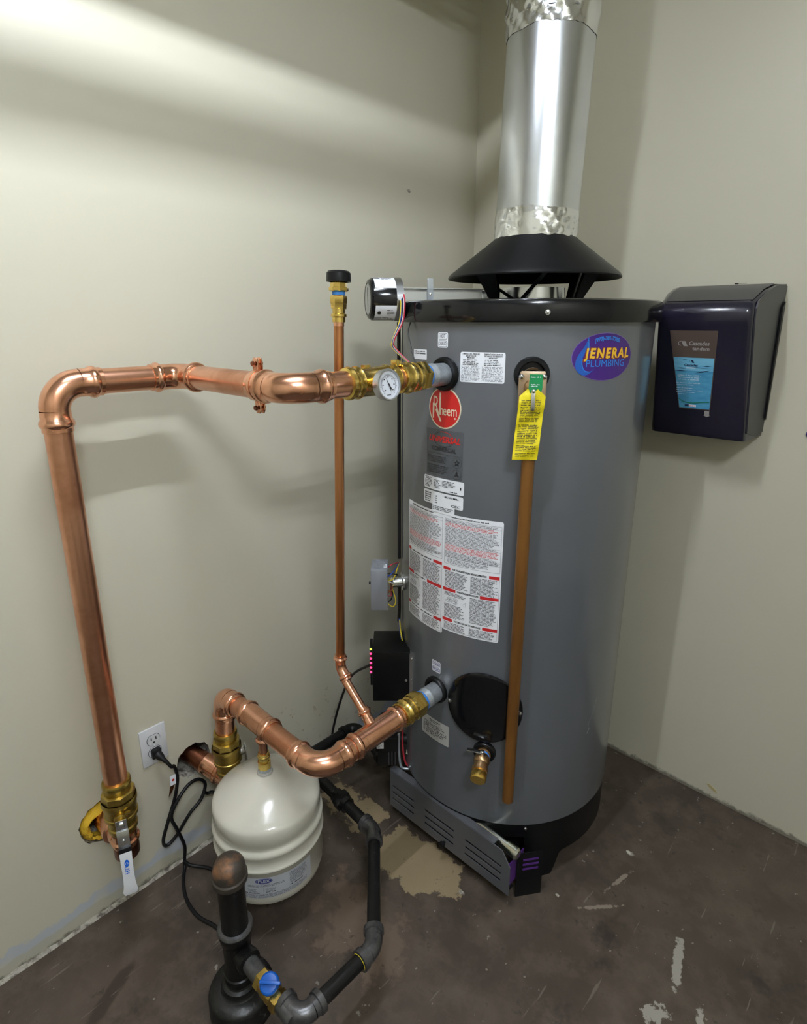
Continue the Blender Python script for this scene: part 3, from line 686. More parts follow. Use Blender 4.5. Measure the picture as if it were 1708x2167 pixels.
def cbox():
    c = P0 - EXC * 0.0555 + EYC * 0.062; m = MB(); m.box(c + UP * 0.541, (0.111, 0.124, 0.164), (EXC, EYC, UP)); b = m.build('control_box', 'black_satin', heater, bevel=0.002); lab(b, 'black sheet-metal control cover')
    m = MB(); m.box(P0 + EXC * 0.004 + EYC * 0.012 + UP * 0.541, (0.012, 0.03, 0.158), (EXC, EYC, UP)); m.build('mounting_flange', 'rail', b, smooth=False)
    screw(P0 - EXC * 0.012 + UP * 0.53 - EYC * 0.0005, -EYC, b, 0.0035); screw(P0 + EXC * 0.005 + UP * 0.603 - EYC * 0.004, -EYC, b, 0.0035); screw(P0 + EXC * 0.005 + UP * 0.535 - EYC * 0.004, -EYC, b, 0.0025)
cbox()
def jbox():
    c = Vector((0.322, -0.818, 0.826)); ex, ey = EXC, EYC
    m = MB(); t = 0.0025; W, D, Hh = 0.046, 0.075, 0.122
    tl = Vector((0.10, 0, 1)).normalized()
    m.box(c - ey * D / 2, (W, t, Hh), (ex, ey, UP)); m.box(c - ex * W / 2, (t, D, Hh), (ex, ey, UP)); m.box(c + UP * Hh / 2, (W, D, t), (ex, ey, UP)); m.box(c - UP * Hh / 2, (W, D, t), (ex, ey, UP)); m.box(c + ey * D / 2, (W, t, Hh), (ex, ey, UP))
    b = m.build('junction_box', 'grey_box', heater, bevel=0.0012); lab(b, 'open grey steel junction box hanging by its wires')
    for (dx, dy, r) in ((-0.004, -0.022, 0.011), (0.004, 0.004, 0.013), (-0.006, 0.026, 0.008)):
        m = MB(); m.lathe(c + UP * (Hh / 2 + t / 2) + ex * dx + ey * dy, UP, [(0, r), (0.0012, r), (0.0012, r - 0.0015), (0.0004, r - 0.002), (0.0004, 0.0001)], 20, False); m.build('knockout', 'grey_box', b)
    s = Sheet(lambda u, v, h: c + UP * (Hh / 2 + t / 2 + h) + ex * (0.016 + u) + ey * (-0.012 + v)); s.rect('white_paper', -0.004, -0.012, 0.004, 0.012, 0.0008); s.micro('ink', -0.003, 0.010, 0.003, 6, 0.003, 0.0012); s.build('box_label', b, 'white_paper')
    m = MB(); m.lathe(c - ex * (W / 2 + 0.0015) + UP * 0.005, -ex, [(0, 0.004), (0.006, 0.004), (0.007, 0.0025), (0.007, 0.0001)], 10, False); m.build('screw', 'black_matt', b)
    m = MB(); q = onh(-126, 0.812, 0.0); m.lathe(q, rad(-126), [(0, 0.027), (0.006, 0.027), (0.008, 0.017), (0.036, 0.016), (0.040, 0.011), (0.040, 0.0001)], 24, False); lab(m.build('thermostat', 'steel', heater), 'round steel thermostat behind the junction box')
    tb = onh(-131, 0.86, 0.01); src = c + ex * 0.02
    rnd = random.Random(5)
    for k, a0, mids, e in (('w_red', c + ex * 0.02 + UP * 0.05, [c + ex * 0.035 + UP * 0.062], tb), ('w_blue', c + ex * 0.015 + UP * 0.02, [c + ex * 0.035 + UP * 0.035], tb), ('w_yellow', c + ex * 0.02 + UP * 0.01, [c + ex * 0.04 + UP * 0.02], tb), ('w_white', c + ex * 0.02 + UP * 0.012, [c + ex * 0.038 + UP * 0.004], q + rad(-126) * 0.036 + UP * 0.012),
                           ('cord', c + ex * 0.02 + UP * 0.035, [c + ex * 0.05 + UP * 0.03], q + rad(-126) * 0.03 + UP * 0.014), ('w_orange', c + ex * 0.02 - UP * 0.02, [c + ex * 0.034 - UP * 0.018], q + rad(-126) * 0.04 - UP * 0.006), ('w_orange', c + ex * 0.02 - UP * 0.03, [c + ex * 0.036 - UP * 0.012], q + rad(-126) * 0.04), ('cord', c + ex * 0.02 - UP * 0.055, [c + ex * 0.03 - UP * 0.05, c + ex * 0.036 - UP * 0.03], q + rad(-126) * 0.038 - UP * 0.012), ('w_red', c + ex * 0.02 - UP * 0.035, [c + ex * 0.032 - UP * 0.034], q + rad(-126) * 0.04 - UP * 0.010), ('w_yellow', c + ex * 0.02 - UP * 0.06, [c + ex * 0.037 - UP * 0.07, c + ex * 0.045 - UP * 0.05], q + rad(-126) * 0.036 - UP * 0.016), ('w_yellow', q + rad(-126) * 0.041 - UP * 0.004, [q + rad(-126) * 0.052 + UP * 0.004], q + rad(-126) * 0.04 + UP * 0.012)):
        m = MB(); m.tube(bez([a0] + mids + [e], 6), 0.0017, 7); m.build('wire', k, heater)
jbox()
def gasvalve():
    c = Vector((0.318, -0.792, 0.285)); ex, ey = EXC, EYC
    m = MB(); m.box(c, (0.07, 0.06, 0.05), (ex, ey, UP)); m.lathe(c + UP * 0.025, UP, [(0, 0.026), (0.055, 0.026), (0.058, 0.023), (0.058, 0.0001)], 22, False); m.box(c - UP * 0.05 + ex * 0.002, (0.06, 0.05, 0.06), (ex, ey, UP)); m.cyl(c + ex * 0.03, c + ex * 0.09, 0.014)
    b = m.build('gas_control', 'black_matt', heater, bevel=0.002); lab(b, 'black gas control valve low on the tank side')
    for (dx, dz, w_, h_) in ((-0.020, 0.0, 0.022, 0.024), (-0.024, 0.038, 0.014, 0.02)):
        s = Sheet(lambda u, v, h, dx=dx, dz=dz: c + ex * (dx + u) + UP * (dz + v) - ey * (0.0305 + h)); s.rect('white_paper', -w_ / 2, -h_ / 2, w_ / 2, h_ / 2, 0.0005); s.micro('ink', -w_ / 2 + 0.002, h_ / 2 - 0.003, w_ / 2 - 0.002, 4, 0.004, 0.001); s.build('control_label', b, 'white_paper')
    for dx in (0.006, 0.016, 0.026):
        m = MB(); m.cyl(c + ex * dx - ey * 0.027 - UP * 0.075, c + ex * dx - ey * 0.027 - UP * 0.025, 0.0025, 8); m.build('rib', 'iron_fit', b)
    d0 = c + ex * 0.038 - ey * 0.015
    m = MB(); m.tube(bez([d0 + UP * 0.03, d0 - UP * 0.03, d0 + ex * 0.004 - UP * 0.08, d0 + ex * 0.012 - UP * 0.098, d0 + ex * 0.035 - UP * 0.102], 6), 0.0042, 10); lab(m.build('pilot_tube', 'galv', heater), 'thin bent silver pilot tube')
    m = MB(); m.tube(bez([d0 + ex * 0.012 + UP * 0.05, d0 + ex * 0.012 - UP * 0.02, d0 + ex * 0.022 - UP * 0.08, d0 + ex * 0.045 - UP * 0.1], 6), 0.003, 8); m.build('wire', 'w_red', heater)
    e = c + ex * 0.085 - ey * 0.012 - UP * 0.045
    m = MB(); m.lathe(e - ex * 0.02 + ey * 0.01, ex - ey * 0.4, [(0, 0.014), (0.012, 0.014), (0.012, 0.018), (0.03, 0.018), (0.03, 0.011), (0.05, 0.011), (0.052, 0.006)], 6, True); lab(m.build('burner_fitting', 'zinc', heater), 'zinc gas fitting with yellow thread tape')
    m = MB(); m.lathe(e + ex * 0.008 - ey * 0.004, ex - ey * 0.4, [(0, 0.0115), (0.01, 0.0125), (0.018, 0.0115)], 12, False); m.build('thread_tape', 'w_yellow', heater)
gasvalve()

# ---- burner door
def burner_door():
    y = -0.797; x0, x1, z0, z1 = 0.338, 0.790, 0.050, 0.186; t = 0.003
    groups = [(0.350, 0.442), (0.486, 0.598), (0.640, 0.762)]; rows = [0.082, 0.106, 0.130]; sh = 0.008
    xs = sorted({x0, x1} | {g for gg in groups for g in gg}); zs = sorted({z0, z1} | {q for r in rows for q in (r - sh / 2, r + sh / 2)})
    m = MB(); vs = []; fs = []; idx = {}
    def pt(i, j, k):
        if (i, j, k) not in idx:
            x = xs[i]; z = zs[j]
            if j == len(zs) - 1 and i == len(xs) - 1: z = 0.146
            idx[(i, j, k)] = len(vs); vs.append((x, y - (t if k else 0), z))
        return idx[(i, j, k)]
    solid = set()
    for i in range(len(xs) - 1):
        for j in range(len(zs) - 1):
            cx, cz = (xs[i] + xs[i + 1]) / 2, (zs[j] + zs[j + 1]) / 2
            if any(a < cx < b for a, b in groups) and any(abs(cz - r) < sh / 2 for r in rows): continue
            solid.add((i, j))
    for (i, j) in solid:
        fs += [(pt(i, j, 1), pt(i + 1, j, 1), pt(i + 1, j + 1, 1), pt(i, j + 1, 1)), (pt(i, j, 0), pt(i, j + 1, 0), pt(i + 1, j + 1, 0), pt(i + 1, j, 0))]
        for (di, dj, a, b) in ((-1, 0, (0, 0), (0, 1)), (1, 0, (1, 0), (1, 1)), (0, -1, (0, 0), (1, 0)), (0, 1, (0, 1), (1, 1))):
            if (i + di, j + dj) not in solid:
                fs.append((pt(i + a[0], j + a[1], 0), pt(i + b[0], j + b[1], 0), pt(i + b[0], j + b[1], 1), pt(i + a[0], j + a[1], 1)))
    m.add(vs, fs); d = m.build('burner_door', 'door_grey', heater, smooth=False); lab(d, 'grey steel burner door with nine louvre slots')
    m = MB(); m.box(((x0 + 0.735) / 2, y + 0.010, z1), (0.735 - x0, 0.022, 0.003)); m.build('top_flange', 'door_grey', d, smooth=False)
    m = MB(); m.lathe((0.565, y - t, 0.066), (0, -1, 0), [(0, 0.004), (0.008, 0.004), (0.008, 0.009), (0.016, 0.009), (0.018, 0.006), (0.018, 0.0001)], 14, False); m.build('door_knob', 'black_matt', d)
    # purple coated compartment side with its own slots
    m = MB(); m.box((0.776, y + 0.045, 0.095), (0.003, 0.085, 0.075)); m.build('compartment_side', 'purple_film', d, smooth=False)
    m = MB(); m.box((0.60, y + 0.02, 0.045), (0.36, 0.036, 0.003)); m.build('compartment_floor', 'black_matt', d, smooth=False)
    m = MB(); m.box((0.805, y + 0.075, 0.075), (0.003, 0.075, 0.15), (Vector((0.8, -0.6, 0)), Vector((0.6, 0.8, 0)), UP)); m.build('side_shield', 'black_satin', d, smooth=False)
    for k in range(3):
        m = MB(); m.box((0.8075, y + 0.075, 0.128 - 0.016 * k), (0.003, 0.045, 0.005), (Vector((0.8, -0.6, 0)), Vector((0.6, 0.8, 0)), UP)); m.build('shield_slot', 'purple_film', d, smooth=False)
    m = MB(); m.tube([(0.56, y + 0.040, 0.172), (0.755, y + 0.034, 0.165)], 0.013, 16); m.lathe((0.755, y + 0.034, 0.165), (1, -0.03, -0.04), [(0, 0.016), (0.032, 0.017), (0.037, 0.013), (0.038, 0.0001)], 18, False); lab(m.build('burner_manifold', 'zinc', heater), 'zinc plated gas manifold tube behind the burner door')
burner_door()

# ================================================================== VENT: damper, hood, flue
FC = Vector((0.542, -0.454, 0))
hood = thing('draft_hood', 'black conical draft hood standing on legs above the heater', 'draft hood', (FC.x, FC.y, 1.598))
m = MB(); m.lathe(FC, UP, [(1.757, 0.104), (1.752, 0.109), (1.668, 0.219), (1.660, 0.224), (1.657, 0.223), (1.664, 0.214), (1.745, 0.104)], 96, False); m.build('hood_cone', 'black_satin', hood)
for az in (-99, -4, 75, 165):
    d = rad(az); tt = tan(az)
    m = MB(); m.prism([(-0.038, 0.085), (0.038, 0.085), (0.013, 0.0), (-0.013, 0.0)], FC + UP * 1.598 + d * 0.138, tt, (UP + d * 0.55), 0.0025); m.build('hood_leg', 'black_satin', hood, smooth=False)
for a0, a1, r0, r1 in ((-84, -116, 0.105, 0.19), (-72, -42, 0.105, 0.18), (10, 0, 0.11, 0.15), (60, 50, 0.11, 0.17)):
    m = MB(); a = FC + rad(a0) * r0 + UP * 1.604; b = FC + rad(a1) * r1 + UP * (1.741 - (r1 - 0.109) * 0.764); m.box((a + b) / 2, (0.012, 0.003, (b - a).length), (tan(a0), ((b - a).normalized()).cross(tan(a0)), (b - a).normalized())); m.build('hood_strut', 'black_satin', hood, smooth=False)
dmp = thing('vent_damper', 'motorised vent damper with wired motor and steel rail on the heater top', 'vent damper', (FC.x, FC.y, 1.598))
m = MB(); m.lathe(FC, UP, [(1.599, 0.092), (1.604, 0.092), (1.605, 0.085), (1.634, 0.085), (1.634, 0.082), (1.60, 0.082)], 64, False); m.build('damper_collar', 'steel', dmp)
m = MB(); m.lathe(FC, UP, [(1.599, 0.135), (1.604, 0.135), (1.605, 0.132), (1.605, 0.092)], 64, False); m.build('damper_base', 'black_satin', dmp)
dd = rad(-122); tt = tan(-122)
def rail():
    m = MB(); a = FC + dd * 0.135; b = FC + dd * 0.368
    for off, zz, hh in ((-0.016, 1.618, 0.018),): m.box((a + b) / 2 - tt * off * -1 + UP * zz, ((b - a).length, 0.004, 0.024), (dd, tt, UP))
    m.box((a + b) / 2 + UP * 1.630, ((b - a).length, 0.036, 0.002), (dd, tt, UP)); m.box((a + b) / 2 + tt * 0.016 + UP * 1.611, ((b - a).length, 0.004, 0.022), (dd, tt, UP))
    m.build('damper_rail', 'rail', dmp, smooth=False)
    m = MB(); c = FC + dd * 0.290 + tt * 0.021 + UP * 1.628; m.box(c, (0.016, 0.003, 0.052), (dd, tt, UP)); o = m.build('position_tab', 'clear', dmp, bevel=0.0008)
    screw(c + tt * 0.0016 - UP * 0.012, tt, o, 0.003)
    m = MB(); m.box(FC + dd * 0.140 + tt * 0.018 + UP * 1.613, (0.022, 0.006, 0.024), (dd, tt, UP)); o = m.build('rail_bracket', 'rail', dmp, bevel=0.001); screw(FC + dd * 0.136 + tt * 0.0212 + UP * 1.613, tt, o, 0.003)
rail()
mc = FC + dd * 0.366 + UP * 1.603; mr = 0.052
m = MB(); m.lathe(mc, dd, [(0.0, 0.0001), (0.0, mr), (0.016, mr), (0.017, mr - 0.001), (0.071, mr - 0.001), (0.079, mr - 0.006), (0.081, mr - 0.012), (0.079, mr - 0.014), (0.079, 0.0001)], 48, False); mot = m.build('damper_motor', 'black', dmp); lab(mot, 'round black damper motor with white labels')
m = MB(); m.lathe(mc, dd, [(-0.001, mr * 0.8), (-0.001, mr + 0.0006), (0.017, mr + 0.0006), (0.017, mr - 0.002)], 48, False); m.build('motor_flange', 'rail', mot)
m = MB(); m.lathe(mc + dd * 0.0790, dd, [(0, mr - 0.015), (0.0012, mr - 0.015), (0.0012, 0.0001)], 36, False); m.build('end_plate', 'rail', mot)
m = MB(); m.box(mc + dd * 0.0803, (0.001, 0.0015, 0.055), (dd, tt, UP)); m.build('end_seam', 'black_matt', mot, smooth=False)
def motpos(phi0):
    # u runs along the motor axis (away from the rail), v round it
    def pos(u, v, h):
        a = R(phi0) + v / mr; return mc + dd * (0.044 - u) + (tt * math.cos(a) + UP * math.sin(a)) * (mr - 0.001 + h)
    return pos
s = Sheet(motpos(62)); s.rect('white_paper', -0.029, -0.030, 0.026, 0.024, 0.0006, n=2)
s2 = Sheet(motpos(62))
def wrap_rect(ph, u0, u1, v0, v1, h, mat, name):
    p = motpos(ph); m = MB(); n = 10
    vs = []
    for i in range(n + 1):
        v = v0 + (v1 - v0) * i / n; vs += [p(u0, v, h), p(u1, v, h)]
    m.add(vs, [(2 * i, 2 * i + 1, 2 * i + 3, 2 * i + 2) for i in range(n)]); return m.build(name, mat, mot)
l1 = wrap_rect(62, -0.026, 0.027, -0.030, 0.034, 0.0006, 'white_paper', 'motor_label')
s = Sheet(motpos(62)); s.rect('ink', -0.026, 0.004, -0.010, 0.010, 0.001, n=1); s.micro('ink_grey', -0.006, 0.030, 0.024, 7, 0.0045, 0.001); s.micro('ink', -0.026, 0.024, -0.010, 3, 0.004, 0.001)
for k, mm in s.mb.items(): mm.build('print', k, l1, smooth=False)
l2 = wrap_rect(-38, -0.026, 0.027, -0.030, 0.018, 0.0006, 'white_paper', 'motor_label')
s = Sheet(motpos(-38)); s.text('ink', 'e', -0.016, 0.000, 0.018, 0.001, 0.001); s.micro('ink', 0.004, 0.008, 0.024, 4, 0.0045, 0.001); s.micro('ink', -0.026, -0.016, 0.02, 2, 0.004, 0.001)
for k, mm in s.mb.items(): mm.build('print', k, l2, smooth=False)
ws = mc + tt * 0.052 + UP * 0.006 + dd * 0.010
for i, k in enumerate(('w_yellow', 'w_blue', 'cord', 'w_white', 'w_red')):
    o = Vector((0.0022 * i, 0.001 * i, 0.001 * i)); m = MB()
    pts = [ws + o, ws + tt * 0.010 + o - UP * 0.02, ws + tt * 0.008 + dd * 0.004 - UP * 0.062 + o, ws + tt * 0.010 + dd * 0.022 - UP * 0.105 + o * 0.5, ws + tt * 0.006 + dd * 0.018 - UP * 0.125 + o * 0.5, onh(-108, 1.442, 0.012)]
    m.tube(bez(pts, 7), 0.0019, 7); m.build('wire', k, dmp)
m = MB(); m.lathe(ws - UP * 0.004, tt, [(0, 0.008), (0.006, 0.008), (0.008, 0.006), (0.008, 0.0001)], 12, False); m.build('wire_grommet', 'white_plastic', dmp)
m = MB(); m.tube(bez([onh(-113, 1.552, 0.004), onh(-112, 1.52, 0.014), onh(-106, 1.46, 0.016), onh(-104, 1.445, 0.010)], 6), 0.0015, 6); m.build('wire', 'cord', dmp)
flue = thing('flue_pipe', 'wide shiny galvanised flue pipe rising from the draft hood to the ceiling', 'flue pipe', (FC.x, FC.y, 1.757))
fd = Vector((0.020, 0.014, 1.0)).normalized(); FB = FC + UP * 1.752; Lf = (2.7 - 1.752) / fd.z
m = MB(); m.lathe(FB, fd, [(0, 0.1045), (0.485, 0.1045)], 96, False); m.build('flue_section', 'flue', flue)
m = MB(); m.lathe(FB, fd, [(0.475, 0.1075), (Lf, 0.1075)], 96, False); m.build('flue_section', 'flue', flue)
m = MB(); m.lathe(FB, fd, [(0.528, 0.1080), (0.532, 0.113), (0.536, 0.1080)], 96, False); m.build('flue_bead', 'flue', flue)
def tape(t0, t1, r, seed, name):
    rnd = random.Random(seed); m = MB(); n = 120; k_ = 9; u, w, d = basis(fd); vs = []; ph = [rnd.uniform(0, 6.28) for _ in range(8)]
    for i in range(n):
        a = 2 * math.pi * i / n; e = u * math.cos(a) + w * math.sin(a)
        rag = 0.004 * math.sin(3 * a + ph[0]) + 0.003 * math.sin(7 * a + ph[1]) + 0.002 * rnd.uniform(-1, 1)
        for j in range(k_):
            t = j / (k_ - 1); tt_ = t0 + rag * 0.6 * (1 - t) + (t1 - t0 + rag * 0.4) * t
            amp = 0.0018 * max(0.0, math.sin(a * 2.5 + ph[2]) + 0.55) if True else 0
            wr = amp * (math.sin(13 * a + 9 * t + ph[3]) + 0.7 * math.sin(23 * a - 14 * t + ph[4])) + 0.0008 * rnd.uniform(-1, 1) * (amp > 0.0006)
            ed = min(1.0, min(t, 1 - t) * 5 + 0.15); vs.append(FB + d * tt_ + e * (r[0] + (r[1] - r[0]) * min(1, max(0, (t - 0.3) * 4)) + 0.0004 + ed * (0.0012 + wr)))
    fs = [(i * k_ + j, ((i + 1) % n) * k_ + j, ((i + 1) % n) * k_ + j + 1, i * k_ + j + 1) for i in range(n) for j in range(k_ - 1)]
    m.add(vs, fs); lab(m.build(name, 'foil', flue, angle=60), 'crinkled aluminium foil tape')
tape(-0.004, 0.066, (0.1050, 0.1050), 1, 'foil_tape'); tape(0.443, 0.518, (0.1050, 0.1080), 2, 'foil_tape')
m = MB(); m.lathe(FB + fd * (Lf - 0.006), fd, [(0, 0.1075), (0.0, 0.16), (0.006, 0.16)], 48, False); m.build('ceiling_collar', 'flue', flue)

# ================================================================== RELIEF VALVE AND DRAIN VALVE
az = -53.6; d = rad(az); t_ = tan(az)
rv = thing('relief_valve', 'brass relief valve with green and yellow tags and a long brown discharge pipe', 'relief valve', onh(az, 1.437))
c = onh(az, 1.425, 0.030)
m = MB(); m.prism([(-0.030, -0.060), (0.030, -0.060), (0.030, 0.008), (0.026, 0.022), (-0.026, 0.022), (-0.030, 0.008)], c, t_, UP, 0.006); m.lathe(onh(az, 1.43), d, [(0, 0.018), (0.02, 0.018), (0.02, 0.024), (0.034, 0.024)], 20, False); m.build('valve_plate', 'tan_metal', rv, bevel=0.002)
m = MB(); m.ball(c + d * 0.010 - UP * 0.012, 0.019, 18, 10); m.lathe(c - UP * 0.012 + d * 0.004, -UP, [(0, 0.019), (0.03, 0.018), (0.05, 0.0175), (0.06, 0.0175)], 20, False); m.build('valve_body', 'bronze', rv)
for sx in (-1, 1):
    m = MB(); m.ball(c + t_ * 0.024 * sx + UP * 0.010 + d * 0.006, 0.0062, 12, 8, (1, 1, 1)); m.build('bolt', 'steel', rv)
m = MB(); m.tube([c + d * 0.007 - UP * 0.06, c + d * 0.010 - UP * 0.6, c + d * 0.010 - UP * (1.425 - 0.318)], 0.0148, 22); lab(m.build('discharge_pipe', 'cpvc', rv), 'long brown discharge pipe')
def ytag():
    o = c + d * 0.031; W = 0.0275; m = MB(); nu, nv = 8, 30; rnd = random.Random(4)
    def P(u, v):                                     # u -1..1, v 0 top..1 bottom
        w = W * (0.45 + 0.55 * min(1, v / 0.10)); lean = -0.010 * v
        return o + t_ * (u * w + lean) - UP * (0.014 + 0.155 * v) + d * (0.0025 * math.sin(v * 9 + u) + 0.0012 * math.sin(v * 23 + 3 * u) - 0.004 * v)
    vs = [P(-1 + 2 * i / nu, j / nv) for j in range(nv + 1) for i in range(nu + 1)]
    fs = [(j * (nu + 1) + i, j * (nu + 1) + i + 1, (j + 1) * (nu + 1) + i + 1, (j + 1) * (nu + 1) + i) for j in range(nv) for i in range(nu)]
    m.add(vs, fs); g = m.build('warning_tag', 'yellow_tag', rv, angle=80); lab(g, 'long yellow plastic warning tag covered in fine print')
    s = Sheet(lambda u, v, h: P(u / W, -v / 0.155) + d * h)
    for (v0, n, k) in ((-0.022, 4, 'ink'), (-0.037, 10, 'ink'), (-0.076, 12, 'ink'), (-0.122, 4, 'ink'), (-0.138, 3, 'ink')):
        s.micro(k, -0.022, v0, 0.022, n, 0.0034 if n < 12 else 0.0036, 0.0007, ragged=0.08, size=0.55)
    for k, mm in s.mb.items(): mm.build('print', k, g, smooth=False)
    m = MB(); o2 = c + d * 0.034; prof = [(-0.0135, 0.018), (0.0135, 0.018), (0.0145, -0.012), (0.012, -0.020), (0.006, -0.026), (-0.002, -0.027), (-0.009, -0.023), (-0.0145, -0.012)]
    m.prism(prof, o2 + t_ * 0.004, t_, UP + d * 0.12, 0.0012); g = m.build('instruction_tag', 'green_tag', rv, smooth=False); lab(g, 'green metal tag folded over the lever')
    s = Sheet(lambda u, v, h: o2 + t_ * (0.004 + u) + UP * v + d * (0.0016 + 0.12 * v + h)); s.micro('white_paper', -0.011, 0.014, 0.011, 1, 0.004, 0.0006, ragged=0); s.micro('white_paper', -0.010, -0.002, 0.011, 2, 0.0034, 0.0006)
    for k, mm in s.mb.items(): mm.build('print', k, g, smooth=False)
    m = MB(); q = o2 + d * 0.004 - UP * 0.017; m.box(q - UP * 0.021, (0.0085, 0.003, 0.040), (t_, d, UP)); m.ball(q + d * 0.002, 0.0048, 10, 6); lab(m.build('test_lever', 'steel', rv, bevel=0.0006), 'small steel test lever')
ytag()
az = -65.0; d = rad(az); t_ = tan(az)
dv = thing('drain_valve', 'small bronze drain valve with steel lever and gold cap near the heater foot', 'drain valve', onh(az, 0.428))
m = MB(); q = onh(az, 0.428, -0.004); dn = (d * 0.95 - UP * 0.30).normalized()
m.lathe(q, d, [(0, 0.012), (0.012, 0.012), (0.013, 0.020), (0.020, 0.020), (0.022, 0.015), (0.034, 0.0155)], 20, True); m.ball(q + d * 0.042, 0.0215, 18, 10); m.lathe(q + d * 0.042, dn, [(0.010, 0.019), (0.024, 0.019), (0.024, 0.0215), (0.032, 0.0215), (0.034, 0.018)], 20, True); m.build('valve_body', 'bronze', dv)
e = q + d * 0.042 + dn * 0.034
m = MB(); m.lathe(e, dn, [(0, 0.0185), (0.003, 0.0208), (0.020, 0.0208), (0.0225, 0.0185), (0.0225, 0.0001)], 24, False); lab(m.build('hose_cap', 'gold_metal', dv), 'gold hose cap')
m = MB(); h0 = q + d * 0.040 + UP * 0.020; m.box(h0 - t_ * 0.018 + UP * 0.004, (0.046, 0.012, 0.0025), (t_, d, UP)); m.lathe(h0 - UP * 0.004, UP, [(0, 0.006), (0.012, 0.006), (0.014, 0.004), (0.014, 0.0001)], 12, False); lab(m.build('lever', 'steel', dv, bevel=0.0006), 'steel lever handle')
m = MB(); m.lathe(q, d, [(0.0205, 0.0155), (0.024, 0.0175), (0.029, 0.0155)], 14, False); m.build('thread_tape', 'blue_tape', dv)

# ================================================================== COPPER LINES
PR = 0.0262                                      # radius of the large copper tube
def sleeve(mb, p, d, r, Ln):
    """press-fit socket that starts at p and opens along d"""
    mb.lathe(p, d, [(0, r + 0.0022), (Ln * 0.38, r + 0.0026), (Ln * 0.46, r + 0.0052), (Ln * 0.56, r + 0.0066), (Ln * 0.66, r + 0.0066), (Ln * 0.74, r + 0.0050), (Ln * 0.80, r + 0.0028), (Ln * 0.98, r + 0.0030), (Ln, r + 0.0012), (Ln, r - 0.001)], 36, False)
def elbow(parent, c, d1, d2, r, rb, Ln, mat='copper', name='elbow'):
    c, d1, d2 = Vector(c), Vector(d1).normalized(), Vector(d2).normalized(); m = MB()
    ang = d1.angle(d2); tl = rb * math.tan(ang / 2); n = 12; pts = []
    ctr_dir = (d2 - d1 * d1.dot(d2)).normalized(); s0 = c - d1 * tl; ctr = s0 + ctr_dir * rb
    for i in range(n + 1):
        a = ang * i / n; pts.append(ctr - ctr_dir * rb * math.cos(a) + d1 * rb * math.sin(a))
    m.tube(pts, r + 0.0022, 36, False); sleeve(m, pts[0], -d1, r, Ln); sleeve(m, pts[-1], d2, r, Ln)
    return m.build(name, mat, parent)
def pipe(parent, a, b, r, mat='copper_pipe', name='pipe'):
    m = MB(); m.cyl(a, b, r, 36); return m.build(name, mat, parent)
def coupling(mb, p, d, r, Ln):
    p = Vector(p); d = Vector(d).normalized(); sleeve(mb, p, d, r, Ln); sleeve(mb, p, -d, r, Ln)
X, Y, Z = Vector((1, 0, 0)), Vector((0, 1, 0)), Vector((0, 0, 1))
def nipple_adapter(par, x, z, y0, y1, y2, y3):
    """galvanised nipple out of the tank, thread tape, hexagon brass adapter"""
    m = MB(); m.lathe((x, y0, z), -Y, [(0, 0.0265), (y0 - y1 - 0.030, 0.0265), (y0 - y1 - 0.028, 0.0275), (y0 - y1 - 0.024, 0.0275), (y0 - y1 - 0.022, 0.0262), (y0 - y1 + 0.004, 0.0262)], 36, False); lab(m.build('steel_nipple', 'galv', par), 'galvanised steel nipple')
    m = MB(); m.lathe((x, y1 + 0.008, z), -Y, [(0, 0.0268), (0.003, 0.0280), (0.008, 0.0285), (0.009, 0.0262)], 36, False); m.build('thread_tape', 'blue_tape', par)
    m = MB(); m.lathe((x, y1, z), -Y, [(0, 0.031), (0.002, 0.0345), (y1 - y2 - 0.004, 0.0345), (y1 - y2, 0.032)], 6, True, 0.3); Ln = y2 - y3
    m.lathe((x, y2, z), -Y, [(-0.004, 0.0325), (0.004, 0.0325), (0.006, 0.0295), (Ln * 0.28, 0.0295), (Ln * 0.38, 0.0340), (Ln * 0.52, 0.0345), (Ln * 0.62, 0.031), (Ln * 0.78, 0.0300), (Ln * 0.84, 0.0325), (Ln * 0.94, 0.0320), (Ln, 0.028), (Ln, 0.025)], 36, False)
    lab(m.build('brass_adapter', 'brass', par), 'hexagonal brass adapter')
# ---------- hot line
hx, hz = 0.530, 1.430
hot = thing('hot_water_line', 'thick copper pipe run from the heater top along the wall and down to a valve', 'copper pipe', (0.12, -1.515, 0.26))
nipple_adapter(hot, hx, hz, -0.790, -0.872, -0.905, -0.955)
pipe(hot, (hx, -0.950, hz), (hx, -0.990, hz), PR)
m = MB(); ct = -1.035
m.lathe((hx, -0.968, hz), -Y, [(0, 0.026), (0, 0.0300), (0.006, 0.0325), (0.012, 0.0300), (0.022, 0.0300), (0.028, 0.0325), (0.034, 0.0300), (0.104, 0.0300), (0.110, 0.0335), (0.116, 0.0300), (0.126, 0.0305), (0.131, 0.0335), (0.138, 0.031), (0.140, 0.026)], 36, False)
m.lathe((hx, ct, hz), X, [(0.0, 0.020), (0.036, 0.020), (0.038, 0.017), (0.048, 0.016)], 24, True)
m.box((hx - 0.004, ct - 0.012, hz + 0.031), (0.012, 0.016, 0.006)); tee = m.build('brass_tee', 'brass', hot); lab(tee, 'brass tee carrying the dial thermometer')
m = MB(); m.box((hx, -0.962, hz + 0.034), (0.018, 0.016, 0.014)); m.build('bleed_plug', 'brass', hot, bevel=0.002)
th = Vector((hx + 0.083, -1.075, hz + 0.002)); td = Vector((0.985, -0.02, 0.12)).normalized()
